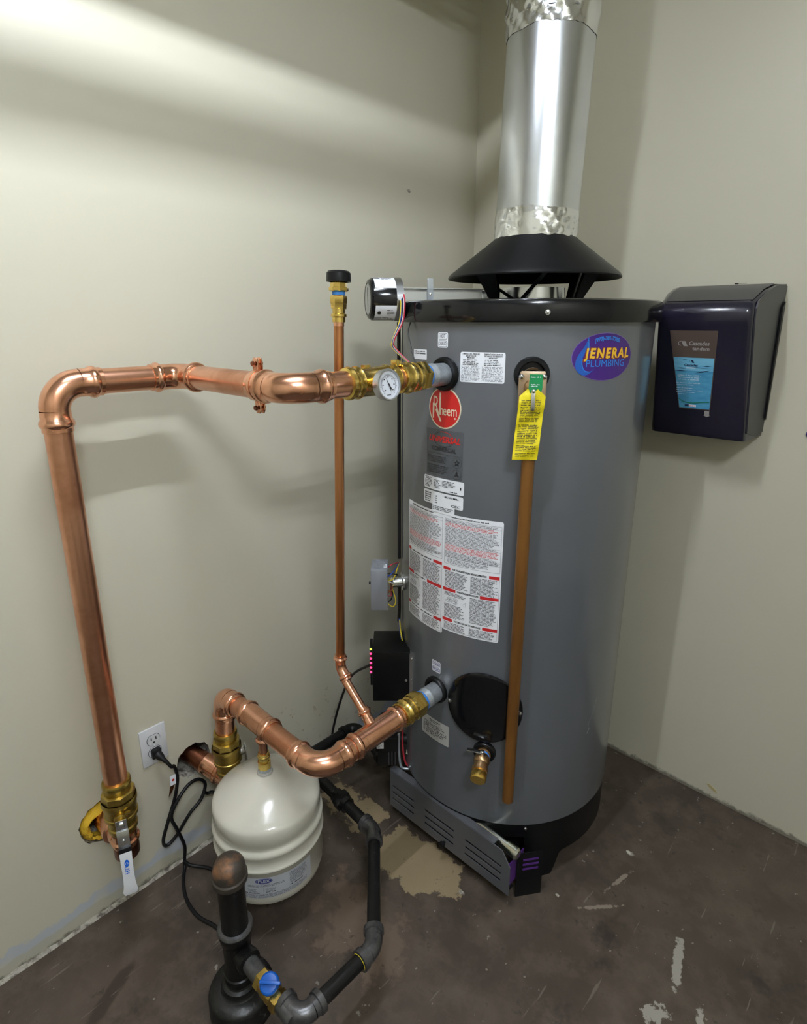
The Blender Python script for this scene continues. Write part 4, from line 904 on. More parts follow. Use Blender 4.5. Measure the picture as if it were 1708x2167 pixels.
m = MB(); m.tube(bez([(hx + 0.040, ct, hz), (hx + 0.055, ct - 0.004, hz), th - td * 0.006], 5), 0.0065, 12); m.lathe(th - td * 0.010, td, [(0, 0.0001), (0, 0.025), (0.004, 0.0295), (0.018, 0.0308), (0.021, 0.0300), (0.021, 0.0275), (0.018, 0.027)], 44, False); dial = m.build('thermometer', 'rail', hot); lab(dial, 'round dial thermometer with white face')
m = MB(); m.lathe(th + td * 0.006, td, [(0, 0.0275), (0.001, 0.0275), (0.001, 0.0001)], 40, False); m.build('dial_face', 'dial', dial)
tu, tw, _ = basis(td)
tu = UP.cross(td).normalized(); tw = td.cross(tu)
s = Sheet(lambda u, v, h: th + td * (0.0072 + h) + tu * u + tw * v)
s.ell('ink_grey', 0, 0, 0.0185, 0.0185, 0.0004, 0.0006, 40, R(-50), R(230))
for k in range(29):
    a = R(-50 + 10 * k); r1 = 0.0205 if k % 4 else 0.0225
    s.line('ink_grey', [(0.0188 * math.cos(a), 0.0188 * math.sin(a)), (r1 * math.cos(a), r1 * math.sin(a))], 0.0007, 0.0004)
for k in range(7):
    a = R(-45 + 45 * k); s.rect('ink', 0.0145 * math.cos(a) - 0.0016, 0.0145 * math.sin(a) - 0.0010, 0.0145 * math.cos(a) + 0.0016, 0.0145 * math.sin(a) + 0.0010, 0.0004)
s.micro('ink', -0.006, -0.0175, 0.006, 1, 0.0036, 0.0004, ragged=0)
for k, mm in s.mb.items(): mm.build('dial_print', k, dial, smooth=False)
s = Sheet(lambda u, v, h: th + td * (0.0080 + h) + tu * u + tw * v)
s.poly('ink', [(-0.0085, 0.0165), (-0.0012, -0.0004), (0.0006, 0.0008)], 0.0012); s.poly('ink', [(-0.0012, -0.0004), (0.004, -0.0115), (0.0062, -0.0075), (0.0008, 0.001)], 0.0012); s.ell('ink', 0, 0, 0.0018, 0.0018, 0.0014)
for k, mm in s.mb.items(): mm.build('needle', k, dial, smooth=False)
pipe(hot, (hx, -1.095, hz), (hx, -1.19, hz), PR)
hy = -1.242; wx = 0.12; wy = -1.515
elbow(hot, (hx, hy, hz), -Y, -X, PR, 0.050, 0.040)
pipe(hot, (hx - 0.06, hy, hz), (wx + 0.05, hy, hz), PR)
elbow(hot, (wx, hy, hz), -X, -Y, PR, 0.040, 0.036)
pipe(hot, (wx, hy - 0.05, hz), (wx, wy + 0.05, hz), PR)
elbow(hot, (wx, wy, hz), -Y, -Z, PR, 0.052, 0.042)
pipe(hot, (wx, wy, hz - 0.06), (wx, wy, 0.470), PR)
# clamp
def clamp():
    x = 0.432; m = MB(); r = PR + 0.0042
    m.lathe((x, hy, hz), X, [(-0.009, r - 0.003), (-0.009, r), (0.009, r), (0.009, r - 0.003)], 36, False)
    for sg in (1, -1):
        for dy in (-0.0045, 0.0045): m.prism([(-0.009, 0.0), (0.009, 0.0), (0.009, 0.018), (0.005, 0.024), (-0.005, 0.024), (-0.009, 0.018)], (x, hy + dy + 0.0015, hz + sg * (r - 0.001)), X, Z * sg, 0.003 * sg)
    b = m.build('pipe_clamp', 'copper', hot, bevel=0.0006); lab(b, 'copper split clamp with two screws')
    for sg in (1, -1):
        m = MB(); m.lathe((x, hy - 0.013, hz + sg * (r + 0.012)), Y, [(0, 0.0001), (0, 0.0045), (0.004, 0.005), (0.004, 0.0025), (0.024, 0.0025), (0.024, 0.0001)], 12, False); m.build('clamp_screw', 'copper_dark', b)
    m = MB(); m.cyl((x, hy, hz), (x - 0.001, hy, hz), 0.004, 8)
clamp()
def ball_valve(par, x, y, z1, z0, turned, label):
    """vertical brass ball valve between heights z1 (top) and z0 (bottom)"""
    h = z1 - z0; m = MB(); r = PR
    m.lathe((x, y, z1), -Z, [(0, r), (0, r + 0.0045), (h * 0.03, r + 0.0065), (h * 0.09, r + 0.0065), (h * 0.12, r + 0.004), (h * 0.20, r + 0.004), (h * 0.22, r + 0.0075)], 36, False)
    m.lathe((x, y, z1 - h * 0.20), -Z, [(0, r + 0.0065), (h * 0.015, r + 0.0115), (h * 0.13, r + 0.0125), (h * 0.145, r + 0.009)], 8, True, 0.2)
    m.lathe((x, y, z1 - h * 0.33), -Z, [(0, r + 0.0135), (h * 0.03, r + 0.0145), (h * 0.08, r + 0.0145), (h * 0.12, r + 0.012), (h * 0.30, r + 0.0105), (h * 0.31, r + 0.0125), (h * 0.36, r + 0.0125), (h * 0.38, r + 0.008), (h * 0.47, r + 0.0055), (h * 0.53, r + 0.005), (h * 0.55, r + 0.0075), (h * 0.62, r + 0.0075), (h * 0.67, r + 0.004), (h * 0.67, r)], 36, False)
    b = m.build('ball_valve', 'brass_cast', par); lab(b, label)
    return b
vb = ball_valve(hot, wx, wy, 0.487, 0.340, 0, 'brass ball valve with long white lever')
def lever():
    # stem faces the room, lever hangs straight down
    d = Vector((0.86, -0.30, 0)).normalized(); t = Vector((-d.y, d.x, 0)); s0 = Vector((wx, wy, 0.402)) + d * 0.036
    m = MB(); m.lathe(s0 - d * 0.004, d, [(0, 0.016), (0.010, 0.015), (0.012, 0.010), (0.020, 0.010)], 18, True); m.box(s0 + d * 0.006 + t * 0.016 + Z * 0.016, (0.006, 0.012, 0.006), (d, t, Z)); m.build('valve_stem', 'brass_cast', vb)
    a = s0 + d * 0.018; dn = (-Z * 0.97 + d * 0.20).normalized(); nn = d - dn * d.dot(dn); nn.normalize()
    m = MB(); m.prism([(-0.012, 0.012), (0.012, 0.012), (0.013, -0.022), (-0.013, -0.022)], a, t, Z, 0.003); m.prism([(-0.0135, 0.018), (0.0135, 0.018), (0.0125, 0.075), (-0.0125, 0.075)], a - d * 0.002, t, dn, -0.0035)
    lv = m.build('lever', 'steel', vb, bevel=0.0008)
    m = MB(); m.lathe(a + d * 0.003, d, [(0, 0.008), (0.006, 0.008), (0.007, 0.006), (0.007, 0.0001)], 6, False); m.build('lever_nut', 'steel', lv)
    m = MB(); m.ball(a + dn * 0.040 + nn * 0.003, 0.0032, 10, 6); m.build('lever_rivet', 'steel', lv)
    m = MB(); m.prism([(-0.0135, 0.068), (0.0135, 0.068), (0.0125, 0.125), (0.0135, 0.150), (0.0165, 0.166), (0.013, 0.174), (-0.013, 0.174), (-0.0165, 0.166), (-0.0135, 0.150), (-0.0125, 0.125)], a + nn * 0.001, t, dn, -0.007)
    gp = m.build('lever_grip', 'white_plastic', lv, bevel=0.0015); lab(gp, 'white plastic lever grip with blue printing')
    m = MB(); m.prism([(-0.0138, 0.058), (0.0138, 0.058), (0.0138, 0.069), (-0.0138, 0.069)], a + nn * 0.0012, t, dn, -0.006); m.build('grip_edge', 'cord', lv)
    # printed mark, in the same plane
    nrm = t.cross(dn).normalized(); side = 1 if nrm.dot(d) > 0 else -1
    s = Sheet(lambda u, v, h: a + nn * 0.001 + nrm * side * (0.0075 + h) + t * u + dn * v)
    s.ell('ink_blue2', 0, 0.094, 0.0052, 0.009, 0.0006); M['ink_blue2'] = pm('bright_blue_ink', (0.01, 0.12, 0.62), 0.4)
    s.micro('ink_blue2', -0.006, 0.122, 0.006, 4, 0.0052, 0.0006, ragged=0.2); s.text('white_paper', 'C', 0, 0.094, 0.009, 0.0010, rot=R(90))
    for k, mm in s.mb.items(): mm.build('print', k, lv, smooth=False)
lever()
def hot_tee():
    pipe(hot, (wx, wy, 0.345), (wx, wy, 0.30), PR)
    m = MB(); m.lathe((wx, wy, 0.334), -Z, [(0, PR + 0.001), (0.0, PR + 0.0025), (0.016, PR + 0.0030), (0.020, PR + 0.007), (0.026, PR + 0.007), (0.030, PR + 0.003), (0.040, PR + 0.003)], 36, False); m.build('elbow_socket', 'copper', hot)
    m = MB(); m.lathe((wx, wy, 0.296), -Z, [(0, PR + 0.0032), (0.030, PR + 0.0030), (0.034, PR + 0.001), (0.036, PR - 0.006), (0.036, 0.0001)], 36, False); lab(m.build('end_cap', 'copper_dark', hot), 'dark stained copper end cap')
    m = MB(); a = Vector((wx, wy, 0.300)); e = Vector((-0.06, -1.520, 0.292)); d = (e - a).normalized()
    m.lathe(a, d, [(0, PR + 0.002), (0.050, PR + 0.002), (0.054, PR + 0.0085), (0.064, PR + 0.0085), (0.068, PR + 0.005), (0.100, PR + 0.006), (0.18, PR + 0.004)], 36, True); m.build('wall_branch', 'copper', hot)
hot_tee()
fm = MB(); fm.lathe((0.002, -1.530, 0.284), (-1, 0, 0), [(-0.004, PR + 0.007), (-0.009, PR + 0.013), (-0.006, 0.043), (0.006, 0.049), (0.02, 0.052), (0.04, 0.052)], 40, False)
rnd = random.Random(8)
for v in fm.v: v += Vector((rnd.uniform(-1, 1), rnd.uniform(-1, 1), rnd.uniform(-1, 1))) * 0.0028
tag(fm.build('spray_foam', 'foam', angle=70), 'yellow spray foam packed round the copper pipe in its wall hole', 'foam')

# ---------- cold line
cx, cz = 0.525, 0.565; cy = -1.212; vx, vy = 0.112, -1.222
cold = thing('cold_water_line', 'copper pipe run from the heater foot over the white tank to a wall valve', 'copper pipe', (vx, vy, 0.28))
nipple_adapter(cold, cx, cz, -0.790, -0.868, -0.905, -0.948)
pipe(cold, (cx, -0.940, cz), (cx, cy + 0.05, cz), PR)
m = MB(); m.lathe((cx, -0.985, cz), -Y, [(0, PR + 0.0025), (0.096, PR + 0.0025)], 36, False); sleeve(m, (cx, -0.985, cz), Y, PR, 0.034); sleeve(m, (cx, -1.081, cz), -Y, PR, 0.034)
bd = Vector((-1, 0, 1)).normalized(); b0 = Vector((cx, -1.035, cz))
m.lathe(b0, bd, [(0.015, 0.0165), (0.038, 0.0135), (0.040, 0.0130)], 28, False); sleeve(m, b0 + bd * 0.040, bd, 0.0112, 0.026); lab(m.build('copper_tee', 'copper', cold), 'copper tee feeding the slim riser')
elbow(cold, (cx, cy, cz), -Y, -X, PR, 0.052, 0.038)
pipe(cold, (cx - 0.06, cy, cz), (vx + 0.04, cy - 0.004, cz), PR)
tx = 0.290
m = MB(); m.lathe((tx + 0.022, cy, cz), -X, [(0, PR + 0.0025), (0.062, PR + 0.0025)], 36, False); sleeve(m, (tx + 0.022, cy, cz), X, PR, 0.030); sleeve(m, (tx - 0.040, cy, cz), -X, PR, 0.034)
m.lathe((tx, cy, cz), -Z, [(0.020, 0.0160), (0.034, 0.0140), (0.036, 0.0130)], 24, False); sleeve(m, (tx, cy, cz - 0.034), -Z, 0.0112, 0.022); lab(m.build('copper_tee', 'copper', cold), 'copper tee feeding the white tank')
elbow(cold, (vx, cy - 0.006, cz), -X, -Z, PR, 0.038, 0.036)
pipe(cold, (vx, cy - 0.006, cz - 0.05), (vx, vy, 0.435), PR)
vb2 = ball_valve(cold, vx, vy, 0.452, 0.310, 0, 'brass ball valve beside the white tank')
d = Vector((0.35, 0.94, 0)).normalized(); t = Vector((-d.y, d.x, 0)); s0 = Vector((vx, vy, 0.372)) + d * 0.034
m = MB(); m.lathe(s0 - d * 0.004, d, [(0, 0.014), (0.016, 0.013)], 16, True); m.prism([(-0.012, 0.016), (0.012, 0.016), (0.013, -0.10), (-0.013, -0.10)], s0 + d * 0.014, t, Z, 0.004); m.build('lever', 'steel', vb2, bevel=0.0008)
pipe(cold, (vx, vy, 0.32), (vx, vy, 0.285), PR)
m = MB(); a = Vector((vx, vy, 0.288)); e = Vector((0.022, -1.253, 0.312)); d = (e - a).normalized()
m.lathe(a - d * 0.02, d, [(0, 0.02), (0.004, PR + 0.003), (0.05, PR + 0.003), (0.054, PR + 0.007), (0.062, PR + 0.007), (0.066, PR + 0.003), (0.112, PR + 0.003)], 36, True); sleeve(m, (vx, vy, 0.292), Z, PR, 0.026); m.ball((vx, vy, 0.284), PR + 0.003, 20, 12); m.build('wall_elbow', 'copper', cold)
m = MB(); e2 = a + d * 0.080; m.lathe(e2, d, [(0, PR - 0.002), (0.0, PR + 0.0015), (0.03, PR + 0.0015), (0.03, PR), (0.085, PR)], 36, True); lab(m.build('wall_stub', 'copper_dark', cold), 'dull dark stub of old pipe in the wall hole')
# riser
rt = Vector((0.401, -1.009, 1.56)); rb_ = Vector((0.396, -1.034, 0.70))
rd = (rt - rb_).normalized(); br = 0.0112
pipe(cold, b0 + bd * 0.05, rb_ - Z * 0.02 - bd * 0.02, br, 'copper')
elbow(cold, rb_ - Z * 0.008, bd, rd, br, 0.030, 0.024)
lab(pipe(cold, rb_, rt, br, 'copper_riser', 'riser_pipe'), 'slim upright copper riser')
pipe(cold, rt - rd * 0.02, rt + rd * 0.005, br + 0.0006, 'copper', 'riser_end')
def breaker():
    m = MB(); p = rt
    m.lathe(p, rd, [(-0.012, 0.0125), (-0.012, 0.0145), (-0.002, 0.0145), (0.0, 0.0175), (0.005, 0.0175), (0.007, 0.0140), (0.016, 0.0140), (0.018, 0.0160)], 28, False)
    m.lathe(p + rd * 0.016, rd, [(0, 0.0165), (0.012, 0.0175), (0.014, 0.0185), (0.026, 0.0185), (0.028, 0.0165)], 6, True, 0.4)
    m.build('brass_adapter', 'brass', cold)
    m = MB(); m.lathe(p + rd * 0.043, rd, [(0, 0.0125), (0.003, 0.0145), (0.010, 0.0140)], 20, False); m.build('thread_tape', 'blue_tape', cold)
    m = MB(); m.lathe(p + rd * 0.052, rd, [(0, 0.0180), (0.002, 0.0215), (0.008, 0.0215), (0.009, 0.0185), (0.018, 0.0180), (0.020, 0.0150), (0.028, 0.0150)], 8, True, 0.2); m.build('breaker_body', 'brass', cold)
    m = MB(); m.lathe(p + rd * 0.072, rd, [(0, 0.022), (0, 0.0265), (0.003, 0.0268), (0.018, 0.0260), (0.022, 0.0225), (0.023, 0.018), (0.023, 0.0001)], 36, False); lab(m.build('breaker_cap', 'black_satin', cold), 'round black vacuum breaker cap')
breaker()

# ================================================================== EXPANSION TANK
TX, TY, TR = 0.290, -1.212, 0.1405
tank = thing('expansion_tank', 'cream white domed expansion tank hanging below the copper pipe', 'expansion tank', (TX, TY, 0.103))
prof = [(0.103, 0.0001), (0.104, 0.06), (0.109, 0.10), (0.120, 0.126), (0.137, 0.138), (0.152, TR), (0.236, TR)]
prof2 = [(0.236, TR), (0.239, TR + 0.003), (0.2425, TR + 0.0045), (0.246, TR + 0.003), (0.249, TR), (0.278, TR), (0.283, TR + 0.0035), (0.288, TR + 0.0045), (0.294, TR + 0.0035), (0.298, TR - 0.001), (0.303, TR - 0.0035), (0.310, TR - 0.0035), (0.314, TR - 0.001), (0.340, TR - 0.001)]
prof2 += [(0.350, 0.1392), (0.357, 0.1365), (0.363, 0.1300), (0.370, 0.1190), (0.380, 0.1020), (0.392, 0.0830), (0.400, 0.0650), (0.408, 0.0460), (0.415, 0.0260), (0.421, 0.0100)]
prof2.append((0.4235, 0.0001))
m = MB(); m.lathe((TX, TY, 0), Z, prof + prof2[1:], 72, False); m.build('tank_shell', 'cream', tank, angle=50)
m = MB(); m.lathe((TX, TY, 0.420), Z, [(0, 0.0175), (0.010, 0.0165), (0.012, 0.013)], 6, True); m.build('tank_nut', 'galv', tank)
m = MB(); m.lathe((TX, TY, 0.418), Z, [(0, 0.021), (0.004, 0.0195), (0.006, 0.016)], 18, False); m.build('sealant', 'silicone', tank)
m = MB(); m.lathe((TX, TY, 0.432), Z, [(0, 0.0145), (0.001, 0.0165), (0.020, 0.0165), (0.021, 0.0135), (0.030, 0.0135), (0.032, 0.0158), (0.037, 0.0158), (0.039, 0.0135), (0.046, 0.0140), (0.047, 0.012)], 24, True, 0.2); m.build('brass_adapter', 'brass', tank)
m = MB(); m.cyl((TX, TY, 0.47), (TX, TY, 0.520), 0.0112, 24); m.build('tank_tail', 'copper', tank)
s = Sheet(cylpos(-26, 0.192, TR, (TX, TY))); w = 0.094
s.rect('tank_paper', -w, -0.032, w, 0.033, 0.0006, 0.002); M['tank_paper'] = pm('silvery_label', (0.46, 0.48, 0.52), 0.35)
s.ell('ink_blue', -0.034, 0.0225, 0.0215, 0.0085, 0.0010); s.ell('tank_paper2', -0.034, 0.0225, 0.0195, 0.0072, 0.0012, 0.0006); M['tank_paper2'] = M['tank_paper']
s.text('tank_paper2', 'FLEX', -0.034, 0.0225, 0.0115, 0.0014, 0.0004, width=0.030)
s.micro('ink_grey', -0.075, 0.012, 0.02, 2, 0.0036, 0.001, ragged=0.05); s.micro('ink_grey', -0.078, -0.0005, -0.045, 3, 0.0034, 0.001, center=True); s.micro('ink', -0.083, -0.0105, -0.043, 1, 0.0062, 0.001, ragged=0)
s.line('ink_grey', [(-0.036, 0.002), (-0.036, -0.014)], 0.0006, 0.001); s.micro('ink_grey', -0.032, 0.0, -0.004, 3, 0.0034, 0.001, center=True); s.micro('ink', -0.030, -0.0095, -0.006, 1, 0.005, 0.001, ragged=0)
s.micro('ink_grey', -0.084, -0.0175, 0.084, 4, 0.0032, 0.001, ragged=0.1)
s.micro('ink_grey', 0.03, 0.028, 0.084, 9, 0.0038, 0.001, ragged=0.2); s.micro('ink', 0.03, -0.009, 0.07, 1, 0.005, 0.001, ragged=0)
s.build('tank_label', tank, 'tank_paper')

# ================================================================== GAS LINE
gz = 0.178; gr = 0.0165
SX, SY = 0.462, -1.418
gas = thing('gas_line', 'black iron gas pipe rising from the floor and running round the white tank', 'gas pipe', (SX, SY, 0))
m = MB(); m.lathe((SX, SY, 0), Z, [(0.0, 0.075), (0.048, 0.074), (0.057, 0.070), (0.062, 0.061), (0.063, 0.046), (0.066, 0.043), (0.080, 0.041), (0.083, 0.034), (0.09, 0.031)], 48, True); lab(m.build('floor_boot', 'iron_black', gas), 'tarred black floor boot')
m = MB(); m.lathe((SX, SY, 0), Z, [(0.088, 0.028), (0.088, 0.033), (0.10, 0.0345), (0.108, 0.034), (0.110, 0.031), (0.205, 0.031), (0.210, 0.035), (0.228, 0.038), (0.236, 0.0375), (0.238, 0.030)], 40, True)
m.lathe((SX, SY, gz), X, [(0.0, 0.024), (0.036, 0.024), (0.040, 0.0265), (0.052, 0.0265), (0.054, 0.020)], 28, True); lab(m.build('iron_tee', 'iron', gas), 'black iron tee on the standpipe')
m = MB(); m.lathe((SX, SY, 0.234), Z, [(0, 0.0375), (0.006, 0.0395), (0.010, 0.037), (0.011, 0.030)], 40, False); m.build('pipe_dope_ring', 'iron_fit', gas)
m = MB(); m.lathe((SX, SY, 0), Z, [(0.23, 0.0295), (0.385, 0.0295)], 36, False); m.build('standpipe', 'iron', gas)
m = MB(); m.lathe((SX, SY, 0), Z, [(0.372, 0.030), (0.373, 0.0360), (0.376, 0.0380), (0.388, 0.0380), (0.391, 0.0352), (0.404, 0.0352), (0.414, 0.0335), (0.422, 0.0295), (0.428, 0.0225), (0.432, 0.0130), (0.433, 0.0001)], 40, False); lab(m.build('pipe_cap', 'rust', gas), 'rust-stained round cap on the standpipe')
def gpipe(a, b, mat='iron', r=gr): m = MB(); m.cyl(a, b, r, 24); return m.build('pipe', mat, gas)
def gelbow(c, d1, d2, mat='iron_fit', name='iron_elbow', Ln=0.024, rb=0.026):
    c, d1, d2 = Vector(c), Vector(d1).normalized(), Vector(d2).normalized(); m = MB(); r = gr + 0.004
    ang = d1.angle(d2); tl = rb * math.tan(ang / 2); cd = (d2 - d1 * d1.dot(d2)).normalized(); s0 = c - d1 * tl; ctr = s0 + cd * rb; pts = [ctr - cd * rb * math.cos(ang * i / 8) + d1 * rb * math.sin(ang * i / 8) for i in range(9)]
    m.tube(pts, r, 24, False)
    for p, q in ((pts[0], -d1), (pts[-1], d2)): m.lathe(p, q, [(0, r), (Ln * 0.45, r), (Ln * 0.5, r + 0.0035), (Ln, r + 0.0035), (Ln + 0.001, r), (Ln + 0.001, gr - 0.001)], 24, False)
    return m.build(name, mat, gas)
A = Vector((SX, SY, gz))
gpipe(A + X * 0.048, A + X * 0.100, 'iron_fit', 0.0185)
def gvalve():
    c = Vector((SX + 0.135, SY, gz)); m = MB()
    m.lathe(c - X * 0.040, X, [(0, 0.0200), (0.002, 0.0225), (0.016, 0.0225), (0.018, 0.0190)], 6, True); m.lathe(c - X * 0.024, X, [(0, 0.0185), (0.008, 0.0215), (0.034, 0.0215), (0.042, 0.0185)], 24, True); m.lathe(c + X * 0.016, X, [(0, 0.0190), (0.002, 0.0225), (0.018, 0.0225), (0.020, 0.020)], 6, True, 0.3); m.cyl(c, c + Z * 0.030, 0.011, 16)
    v = m.build('gas_valve', 'brass', gas); lab(v, 'brass gas valve with blue handle')
    hd = Vector((0.30, -0.35, 0.9)).normalized(); u, w, _ = basis(hd); q = c + Z * 0.020
    m = MB(); m.lathe(q, hd, [(0, 0.016), (0.004, 0.0205), (0.016, 0.0205), (0.020, 0.017), (0.020, 0.0001)], 28, False); m.box(q + hd * 0.024 + u * 0.004, (0.044, 0.006, 0.014), (u, w, hd)); lab(m.build('valve_handle', 'blue_handle', v, bevel=0.0012), 'blue plastic valve handle')
gvalve()
gpipe((SX + 0.168, SY, gz), (SX + 0.215, SY, gz), 'iron_fit', 0.0165)
E1 = Vector((0.686, SY + 0.010, gz)); gelbow(E1, X, Y, rb=0.030)
E2 = Vector((0.690, -1.205, gz)); gpipe(E1 + Y * 0.035, E2 - Y * 0.02)
dg = Vector((-0.72, 0.69, 0)).normalized()
gelbow(E2, Y, dg, rb=0.045)
m = MB(); m.lathe(E2 - Y * 0.045, Y, [(0, gr + 0.0015), (0.004, gr + 0.005), (0.006, gr + 0.0035)], 20, False); m.build('thread_tape', 'w_yellow', gas)
E3 = E2 + dg * 0.315; gpipe(E2 + dg * 0.03, E3 - dg * 0.02); gelbow(E3, dg, -X, rb=0.045)
E4 = Vector((0.092, E3.y + 0.018, gz)); gpipe(E3 - X * 0.03, E4 + X * 0.03)
m = MB(); ux = E3.x - 0.145; d = (E4 - E3).normalized(); m.lathe(E3 + d * 0.118, d, [(0, gr + 0.006), (0.016, gr + 0.006), (0.017, gr + 0.004)], 20, True); m.lathe(E3 + d * 0.134, d, [(0, 0.026), (0.002, 0.0285), (0.024, 0.0285), (0.026, 0.026)], 6, True, 0.2); m.lathe(E3 + d * 0.160, d, [(0, 0.024), (0.014, 0.022), (0.016, gr)], 6, True); lab(m.build('pipe_union', 'iron', gas), 'hexagonal iron pipe union')
gelbow(E4, -X, Y, 'iron'); E5 = Vector((0.098, -0.735, gz)); gpipe(E4 + Y * 0.03, E5 - Y * 0.03); E6 = Vector((0.312, -0.782, gz)); d6 = (E6 - E5).normalized(); gelbow(E5, Y, d6, 'iron')
gpipe(E5 + d6 * 0.03, E6 - d6 * 0.02); gelbow(E6, d6, Z, 'iron'); gpipe(E6 + Z * 0.02, E6 + Z * 0.05)

# ================================================================== WALL OUTLET AND CORD
oy, oz = -1.377, 0.4345
out = thing('wall_outlet', 'white double wall outlet with a cord plugged into its lower socket', 'wall outlet', (0, oy, oz))
m = MB(); m.box((0.003, oy, oz), (0.006, 0.070, 0.114)); m.build('cover_plate', 'white_plastic', out, bevel=0.0018)
for sgn in (1, -1):
    q = Vector((0.006, oy, oz + sgn * 0.0195))
    pts = [(math.copysign(min(abs(0.0172 * math.cos(a)), 0.0172), math.cos(a)), max(-0.0142, min(0.0142, 0.0172 * math.sin(a)))) for a in [2 * math.pi * k / 32 for k in range(32)]]
    m = MB(); m.prism(pts, q, Y, Z, 0.0022); f = m.build('socket_face', 'white_plastic', out, smooth=False)
    m = MB(); m.prism([(p[0] * 1.07, p[1] * 1.07) for p in pts], q - X * 0.0004, Y, Z, 0.0008); m.build('socket_gap_shade', 'cord', f, smooth=False)  # black piece stands in for the shade in the gap
    for dy in (-0.0064, 0.0064):
        m = MB(); m.box(q + X * 0.0022 + Y * dy + Z * 0.004, (0.0008, 0.0026, 0.0085)); m.build('slot_shade', 'cord', f, smooth=False)  # black box laid on for the shade inside a slot, ground hole likewise
    m = MB(); m.lathe(q + X * 0.0020 - Z * 0.0075, X, [(0, 0.0026), (0.0006, 0.0026), (0.0006, 0.0001)], 12, False); m.build('ground_hole_shade', 'cord', f, smooth=False)
screw((0.006, oy, oz), X, out, 0.0026, 'white_plastic')
cordt = thing('power_cord', 'black power cord looping down the wall from outlet to floor', 'power cord', (0.02, -1.36, 0.02))
m = MB(); q = Vector((0.008, oy, oz - 0.0195)); m.prism([(-0.012, -0.013), (0.012, -0.013), (0.013, 0.010), (0.008, 0.014), (-0.008, 0.014), (-0.013, 0.010)], q, Y, Z, 0.012); m.lathe(q + X * 0.010, Vector((0.75, 0.35, -0.55)), [(0, 0.012), (0.014, 0.010), (0.024, 0.0065), (0.040, 0.0045)], 14, True); m.build('plug', 'black_matt', cordt, bevel=0.0012)
e0 = q + X * 0.010 + Vector((0.75, 0.35, -0.55)).normalized() * 0.036
pts = [e0, e0 + Vector((0.006, 0.008, -0.016)), (0.045, -1.346, 0.368), (0.040, -1.340, 0.322), (0.036, -1.352, 0.262), (0.038, -1.378, 0.205), (0.036, -1.398, 0.150), (0.030, -1.391, 0.118), (0.032, -1.362, 0.130), (0.038, -1.318, 0.182), (0.036, -1.280, 0.205), (0.030, -1.259, 0.240), (0.028, -1.275, 0.268), (0.034, -1.308, 0.276), (0.042, -1.344, 0.258), (0.046, -1.372, 0.218), (0.044, -1.360, 0.160), (0.036, -1.343, 0.085), (0.030, -1.345, 0.035), (0.036, -1.350, 0.010), (0.070, -1.372, 0.0055), (0.130, -1.392, 0.0055), (0.197, -1.393, 0.0055), (0.255, -1.375, 0.0055), (0.32, -1.365, 0.0055), (0.37, -1.385, 0.0055)]
m = MB(); m.tube(bez(pts, 8), 0.0048, 10); m.build('cord', 'cord', cordt)
m = MB(); m.tube(bez([(0.032, -1.349, 0.03), (0.045, -1.335, 0.012), (0.085, -1.302, 0.0056), (0.14, -1.28, 0.0056), (0.22, -1.24, 0.0056)], 8), 0.0048, 10); m.build('cord', 'cord', cordt)
m = MB(); m.tube(bez([(0.034, -1.268, 0.222), (0.030, -1.255, 0.206), (0.040, -1.24, 0.205), (0.05, -1.20, 0.16), (0.06, -1.15, 0.03), (0.10, -1.12, 0.0056)], 8), 0.0048, 10); m.build('cord', 'cord', cordt)
m = MB(); m.prism([(-0.010, 0), (0.006, 0), (0.004, -0.030), (-0.012, -0.030)], (0.046, -1.352, 0.345), Y, Z, 0.0008); g = m.build('cord_tag', 'white_paper', cordt, smooth=False)
m = MB(); m.lathe((0.0470, -1.3545, 0.331), X, [(0, 0.0036), (0.0005, 0.0036), (0.0005, 0.0001)], 14, False); m.build('tag_dot', 'sign_red', g)
m = MB(); m.prism([(-0.010, -0.028), (0.004, -0.028), (-0.005, -0.048), (-0.018, -0.062)], (0.044, -1.353, 0.345), Y, Z, 0.0008); m.build('tag_foil', 'copper_dark', g, smooth=False)
# ---- LED bar by the control box
led = thing('led_status_bar', 'slim black bar with one green and five red lights beside the control box', 'status light', (0.276, -0.830, 0.52))
lc = P0 - EXC * 0.1145 + EYC * 0.030
m = MB(); m.box(lc + UP * 0.572, (0.008, 0.014, 0.150), (EXC, EYC, UP)); m.build('light_bar', 'black_matt', led, bevel=0.0015)
for k in range(6):
    m = MB(); m.ball(lc + UP * (0.620 - 0.0155 * k) - EYC * 0.007 - EXC * 0.002, 0.0034, 10, 6); m.build('light', 'led_green' if k == 0 else 'led_red', led)
m = MB(); m.tube(bez([lc + UP * 0.56 + EYC * 0.008, (0.17, -0.80, 0.45), (0.07, -0.765, 0.30), (0.030, -0.775, 0.16), (0.035, -0.80, 0.06), (0.06, -0.83, 0.006)], 8), 0.0040, 8); m.build('cord', 'cord', led)

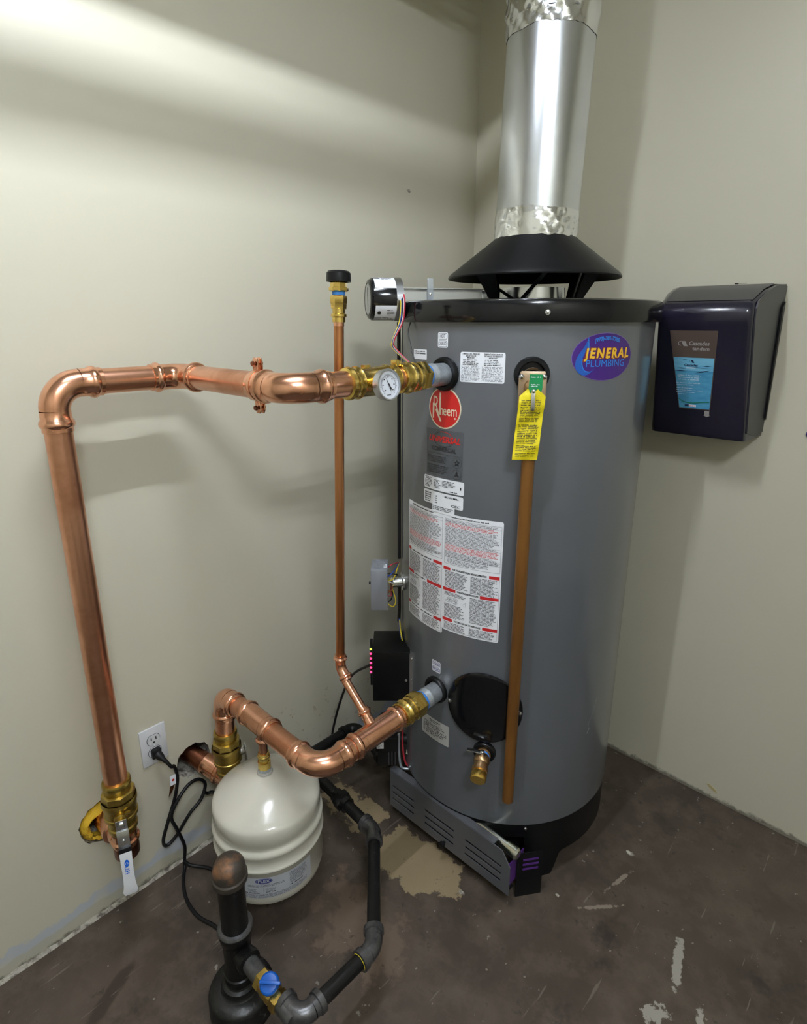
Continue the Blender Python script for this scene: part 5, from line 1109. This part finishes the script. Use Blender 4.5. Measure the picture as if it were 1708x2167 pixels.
# ================================================================== TOWEL DISPENSER
dis = thing('towel_dispenser', 'dark navy paper towel dispenser with a smoked window on the wall', 'towel dispenser', (0.885, -0.0, 1.24))
def fy(z): return -0.240 + (1.560 - z) * 0.29
def dispenser():
    m = MB(); prof = [(0.0, 1.240), (-0.060, 1.238), (fy(1.245) + 0.006, 1.240), (fy(1.26), 1.256), (fy(1.40), 1.40), (fy(1.54), 1.54), (-0.246, 1.565), (-0.240, 1.585), (-0.225, 1.598), (-0.15, 1.626), (-0.07, 1.642), (0.0, 1.645)]
    n = len(prof); vs = []; xs = [0.752, 0.756, 0.767, 0.90, 1.020, 1.031, 1.035]
    for x in xs:
        ins = {0.752: 0.014, 0.756: 0.005, 0.767: 0.0, 1.020: 0.0, 1.031: 0.005, 1.035: 0.014}.get(x, 0.0)
        for (y, z) in prof:
            k = abs(y) / 0.24; xx = x + (0.045 * k if x < 0.8 else (-0.012 * k if x > 1 else 0))
            vs.append((xx, y + (ins if y < -0.02 else 0), z - (ins * 0.5 if z > 1.58 and y < -0.02 else 0)))
    fs = [(i * n + j, (i + 1) * n + j, (i + 1) * n + j + 1, i * n + j + 1) for i in range(len(xs) - 1) for j in range(n - 1)]
    fs += [tuple(range(n)), tuple((len(xs) - 1) * n + j for j in range(n))[::-1]]
    m.add(vs, fs); b = m.build('dispenser_cover', 'navy', dis, angle=50); lab(b, 'navy plastic front cover')
    m = MB(); m.prism([(0.0, 1.640), (-0.075, 1.641), (-0.15, 1.624), (-0.215, 1.598), (-0.224, 1.580), (-0.222, 1.555), (fy(1.40) + 0.016, 1.40), (fy(1.27) + 0.016, 1.262), (-0.06, 1.245), (0.0, 1.25)], (1.0335, 0, 0), Vector((0.045, 1, 0)), Z, 0.0035); m.build('side_panel', 'navy_side', dis, smooth=False)
    m = MB(); top = [(0.760, 0), (1.026, 0)]; tv = []
    for (y, z) in [(-0.222, 1.6008), (-0.15, 1.6282), (-0.07, 1.6442), (-0.004, 1.6472)]: tv += [(0.778 + 0.035 * abs(y) / 0.24, y, z), (1.026 - 0.012 * abs(y) / 0.24, y, z)]
    m.add(tv, [(2 * i, 2 * i + 1, 2 * i + 3, 2 * i + 2) for i in range(3)]); m.build('top_panel', 'navy_side', dis)
    m = MB(); m.cyl((0.93, -0.06, 1.646), (0.93, -0.06, 1.6485), 0.005, 12); m.box((0.945, -0.06, 1.6475), (0.02, 0.002, 0.001)); m.build('lock', 'cord', dis)
    m = MB(); m.prism([(-0.008, 1.60), (-0.028, 1.585), (-0.012, 1.29), (-0.004, 1.285)], (1.0375, 0, 0), Y, Z, 0.004); m.build('back_hinge', 'cord', dis, smooth=False)
    nrm = Vector((0, -1, -0.29 * 1)).normalized(); nrm = Vector((0, -1, 0.29)).normalized()
    pos = lambda x, z, h: Vector((x, fy(z), z)) + Vector((0, -1, -0.29)).normalized() * h
    s = Sheet(pos)
    xl = lambda z: 0.832 + (1.525 - z) * 0.135; xr = lambda z: 0.950 - (1.525 - z) * 0.045
    def quad(k, z1, z0, h, l0=0.0, r0=0.0): s.poly(k, [(xl(z1) + l0, z1), (xr(z1) - r0, z1), (xr(z0) - r0, z0), (xl(z0) + l0, z0)], h)
    quad('window_brown', 1.527, 1.318, 0.0008); quad('sky_card', 1.458, 1.321, 0.0016, 0.002, 0.002); quad('sky_card2', 1.458, 1.424, 0.0020, 0.002, 0.002)
    def clogo(k, x, z, sc, h):
        s.ell(k, x - 0.006 * sc, z + 0.001 * sc, 0.006 * sc, 0.006 * sc, h, 0.0016 * sc, 16, R(70), R(280)); s.poly(k, [(x - 0.004 * sc, z + 0.007 * sc), (x + 0.006 * sc, z + 0.007 * sc), (x + 0.012 * sc, z - 0.006 * sc), (x + 0.002 * sc, z - 0.006 * sc)], h)
    clogo('grey_logo', 0.866, 1.4935, 1.0, 0.0016); s.text('grey_logo', 'Cascades', 0.906, 1.4945, 0.0145, 0.0016, 0.0004, shear=0.15, width=0.050); s.text('grey_logo', 'tandem', 0.911, 1.4815, 0.0125, 0.0016, 0.0003, shear=0.1, width=0.042)
    clogo('navy_ink', 0.890, 1.4480, 0.55, 0.0024); s.text('navy_ink', 'Cascades', 0.888, 1.4385, 0.0090, 0.0024, 0.0003, shear=0.15, width=0.034); s.rect('pale_ink', 0.876, 1.4295, 0.900, 1.4330, 0.0024, n=1)
    for (a, b_, z0, z1, t) in ((0.918, 0.940, 1.437, 1.4385, 0.003), (0.880, 0.936, 1.434, 1.431, 0.0015), (0.856, 0.876, 1.4305, 1.4295, 0.003), (0.843, 0.878, 1.4235, 1.422, 0.0024), (0.900, 0.936, 1.418, 1.4265, 0.003), (0.858, 0.882, 1.455, 1.452, 0.0016)):
        s.poly('navy_ink', [(a, z0), ((a + b_) / 2, (z0 + z1) / 2 + t / 2), (b_, z1), ((a + b_) / 2, (z0 + z1) / 2 - t / 2)], 0.0024)
    for i, (a, b_, t) in enumerate(((0.855, 0.918, 0.0034), (0.858, 0.913, 0.0034), (0.857, 0.912, 0.0034), (0.852, 0.915, 0.0026), (0.853, 0.900, 0.0022), (0.853, 0.896, 0.0022), (0.852, 0.921, 0.0022), (0.853, 0.902, 0.0022), (0.856, 0.880, 0.0018))):
        z = 1.4115 - 0.0056 * i - (0.004 if i > 2 else 0) - (0.003 if i > 4 else 0); s.micro('pale_ink', a, z + t / 2, b_, 1, t * 1.25, 0.0024, ragged=0.02, size=0.8)
    gp = bez([(0.858, 1.3475, 0), (0.872, 1.3385, 0), (0.895, 1.336, 0), (0.925, 1.3405, 0), (0.938, 1.3415, 0)], 4)
    for p, q in zip(gp[:-1], gp[1:]): s.poly('green_ink', [(p[0], p[1] + 0.0012), (q[0], q[1] + 0.0012), (q[0], q[1] - 0.0012), (p[0], p[1] - 0.0012)], 0.0024)
    s.rect('navy_ink', 0.876, 1.3255, 0.886, 1.3310, 0.0024, n=1); s.rect('white_paper', 0.8865, 1.3255, 0.905, 1.3310, 0.0024, n=1); s.micro('ink_red', 0.888, 1.3300, 0.904, 1, 0.0035, 0.0028, ragged=0)
    wn = s.mb.pop('window_brown').build('window', 'window_brown', dis); lab(wn, 'smoked window with a blue printed card')
    cd = s.mb.pop('sky_card').build('card', 'sky_card', wn, smooth=False)
    for k, mm in s.mb.items(): mm.build('print', k, wn, smooth=False)
    s = Sheet(pos); s.poly('navy_side', [(0.927, 1.316), (0.939, 1.316), (0.939, 1.304), (0.942, 1.304), (0.933, 1.299), (0.924, 1.304), (0.927, 1.304)], 0.001)
    s.mb['navy_side'].build('arrow_mark', 'grey_logo', dis, smooth=False)
dispenser()
# small things on the walls
m = MB(); m.lathe((1.150, 0.0, 1.258), (0, -1, 0), [(0, 0.010), (0.006, 0.010), (0.009, 0.008), (0.010, 0.0001)], 20, False)
tag(m.build('wall_plug', 'ink_blue'), 'small dark blue plastic plug in the wall right of the dispenser', 'wall plug')
m = MB(); rnd = random.Random(2)
pts = [(rnd.uniform(0.6, 1) * 0.011 * math.cos(a), rnd.uniform(0.5, 1) * 0.006 * math.sin(a)) for a in [2 * math.pi * k / 9 for k in range(9)]]
m.prism(pts, (0.0, -0.357, 1.958), Y, Z, 0.0018); tag(m.build('wall_nick', 'plaster', smooth=False), 'small chipped nick in the paint high on the wall near the corner', 'paint chip')
for i, (x, y, s_, l) in enumerate(((0.668, -0.847, 0.010, 'pale plaster crumb on the floor in front of the burner door'), (0.868, -0.668, 0.007, 'tiny pale crumb on the floor beside the black heater foot'), (0.96, -0.395, 0.012, 'flake of white paint on the floor near the heater and wall'))):
    m = MB(); rnd = random.Random(20 + i); pts = [(rnd.uniform(0.6, 1.1) * s_ * math.cos(a), rnd.uniform(0.5, 1) * s_ * 0.7 * math.sin(a)) for a in [2 * math.pi * k / 8 for k in range(8)]]
    m.prism(pts, (x, y, 0.0), X, Y, 0.0025); tag(m.build('paint_flake', 'plaster', smooth=False), l, 'paint flake')
m = MB(); m.prism([(-0.018, 0.010), (-0.006, 0.012), (0.014, 0.0), (0.018, -0.008), (0.006, -0.006), (-0.010, 0.002)], (1.067, 0.0, 0.040), X, Z, 0.0018)
tag(m.build('wall_gouge', 'gouge', smooth=False), 'small yellowish gouge in the wall paint low beside the heater', 'wall gouge')
m = MB(); m.prism([(-0.015, 0.004), (0.015, 0.001), (0.015, -0.004), (-0.014, -0.002)], (1.217, 0.0, 0.012), X, Z, 0.0018)
tag(m.build('wall_gouge', 'plaster', smooth=False), 'thin pale chip at the foot of the wall right of the heater', 'wall gouge')
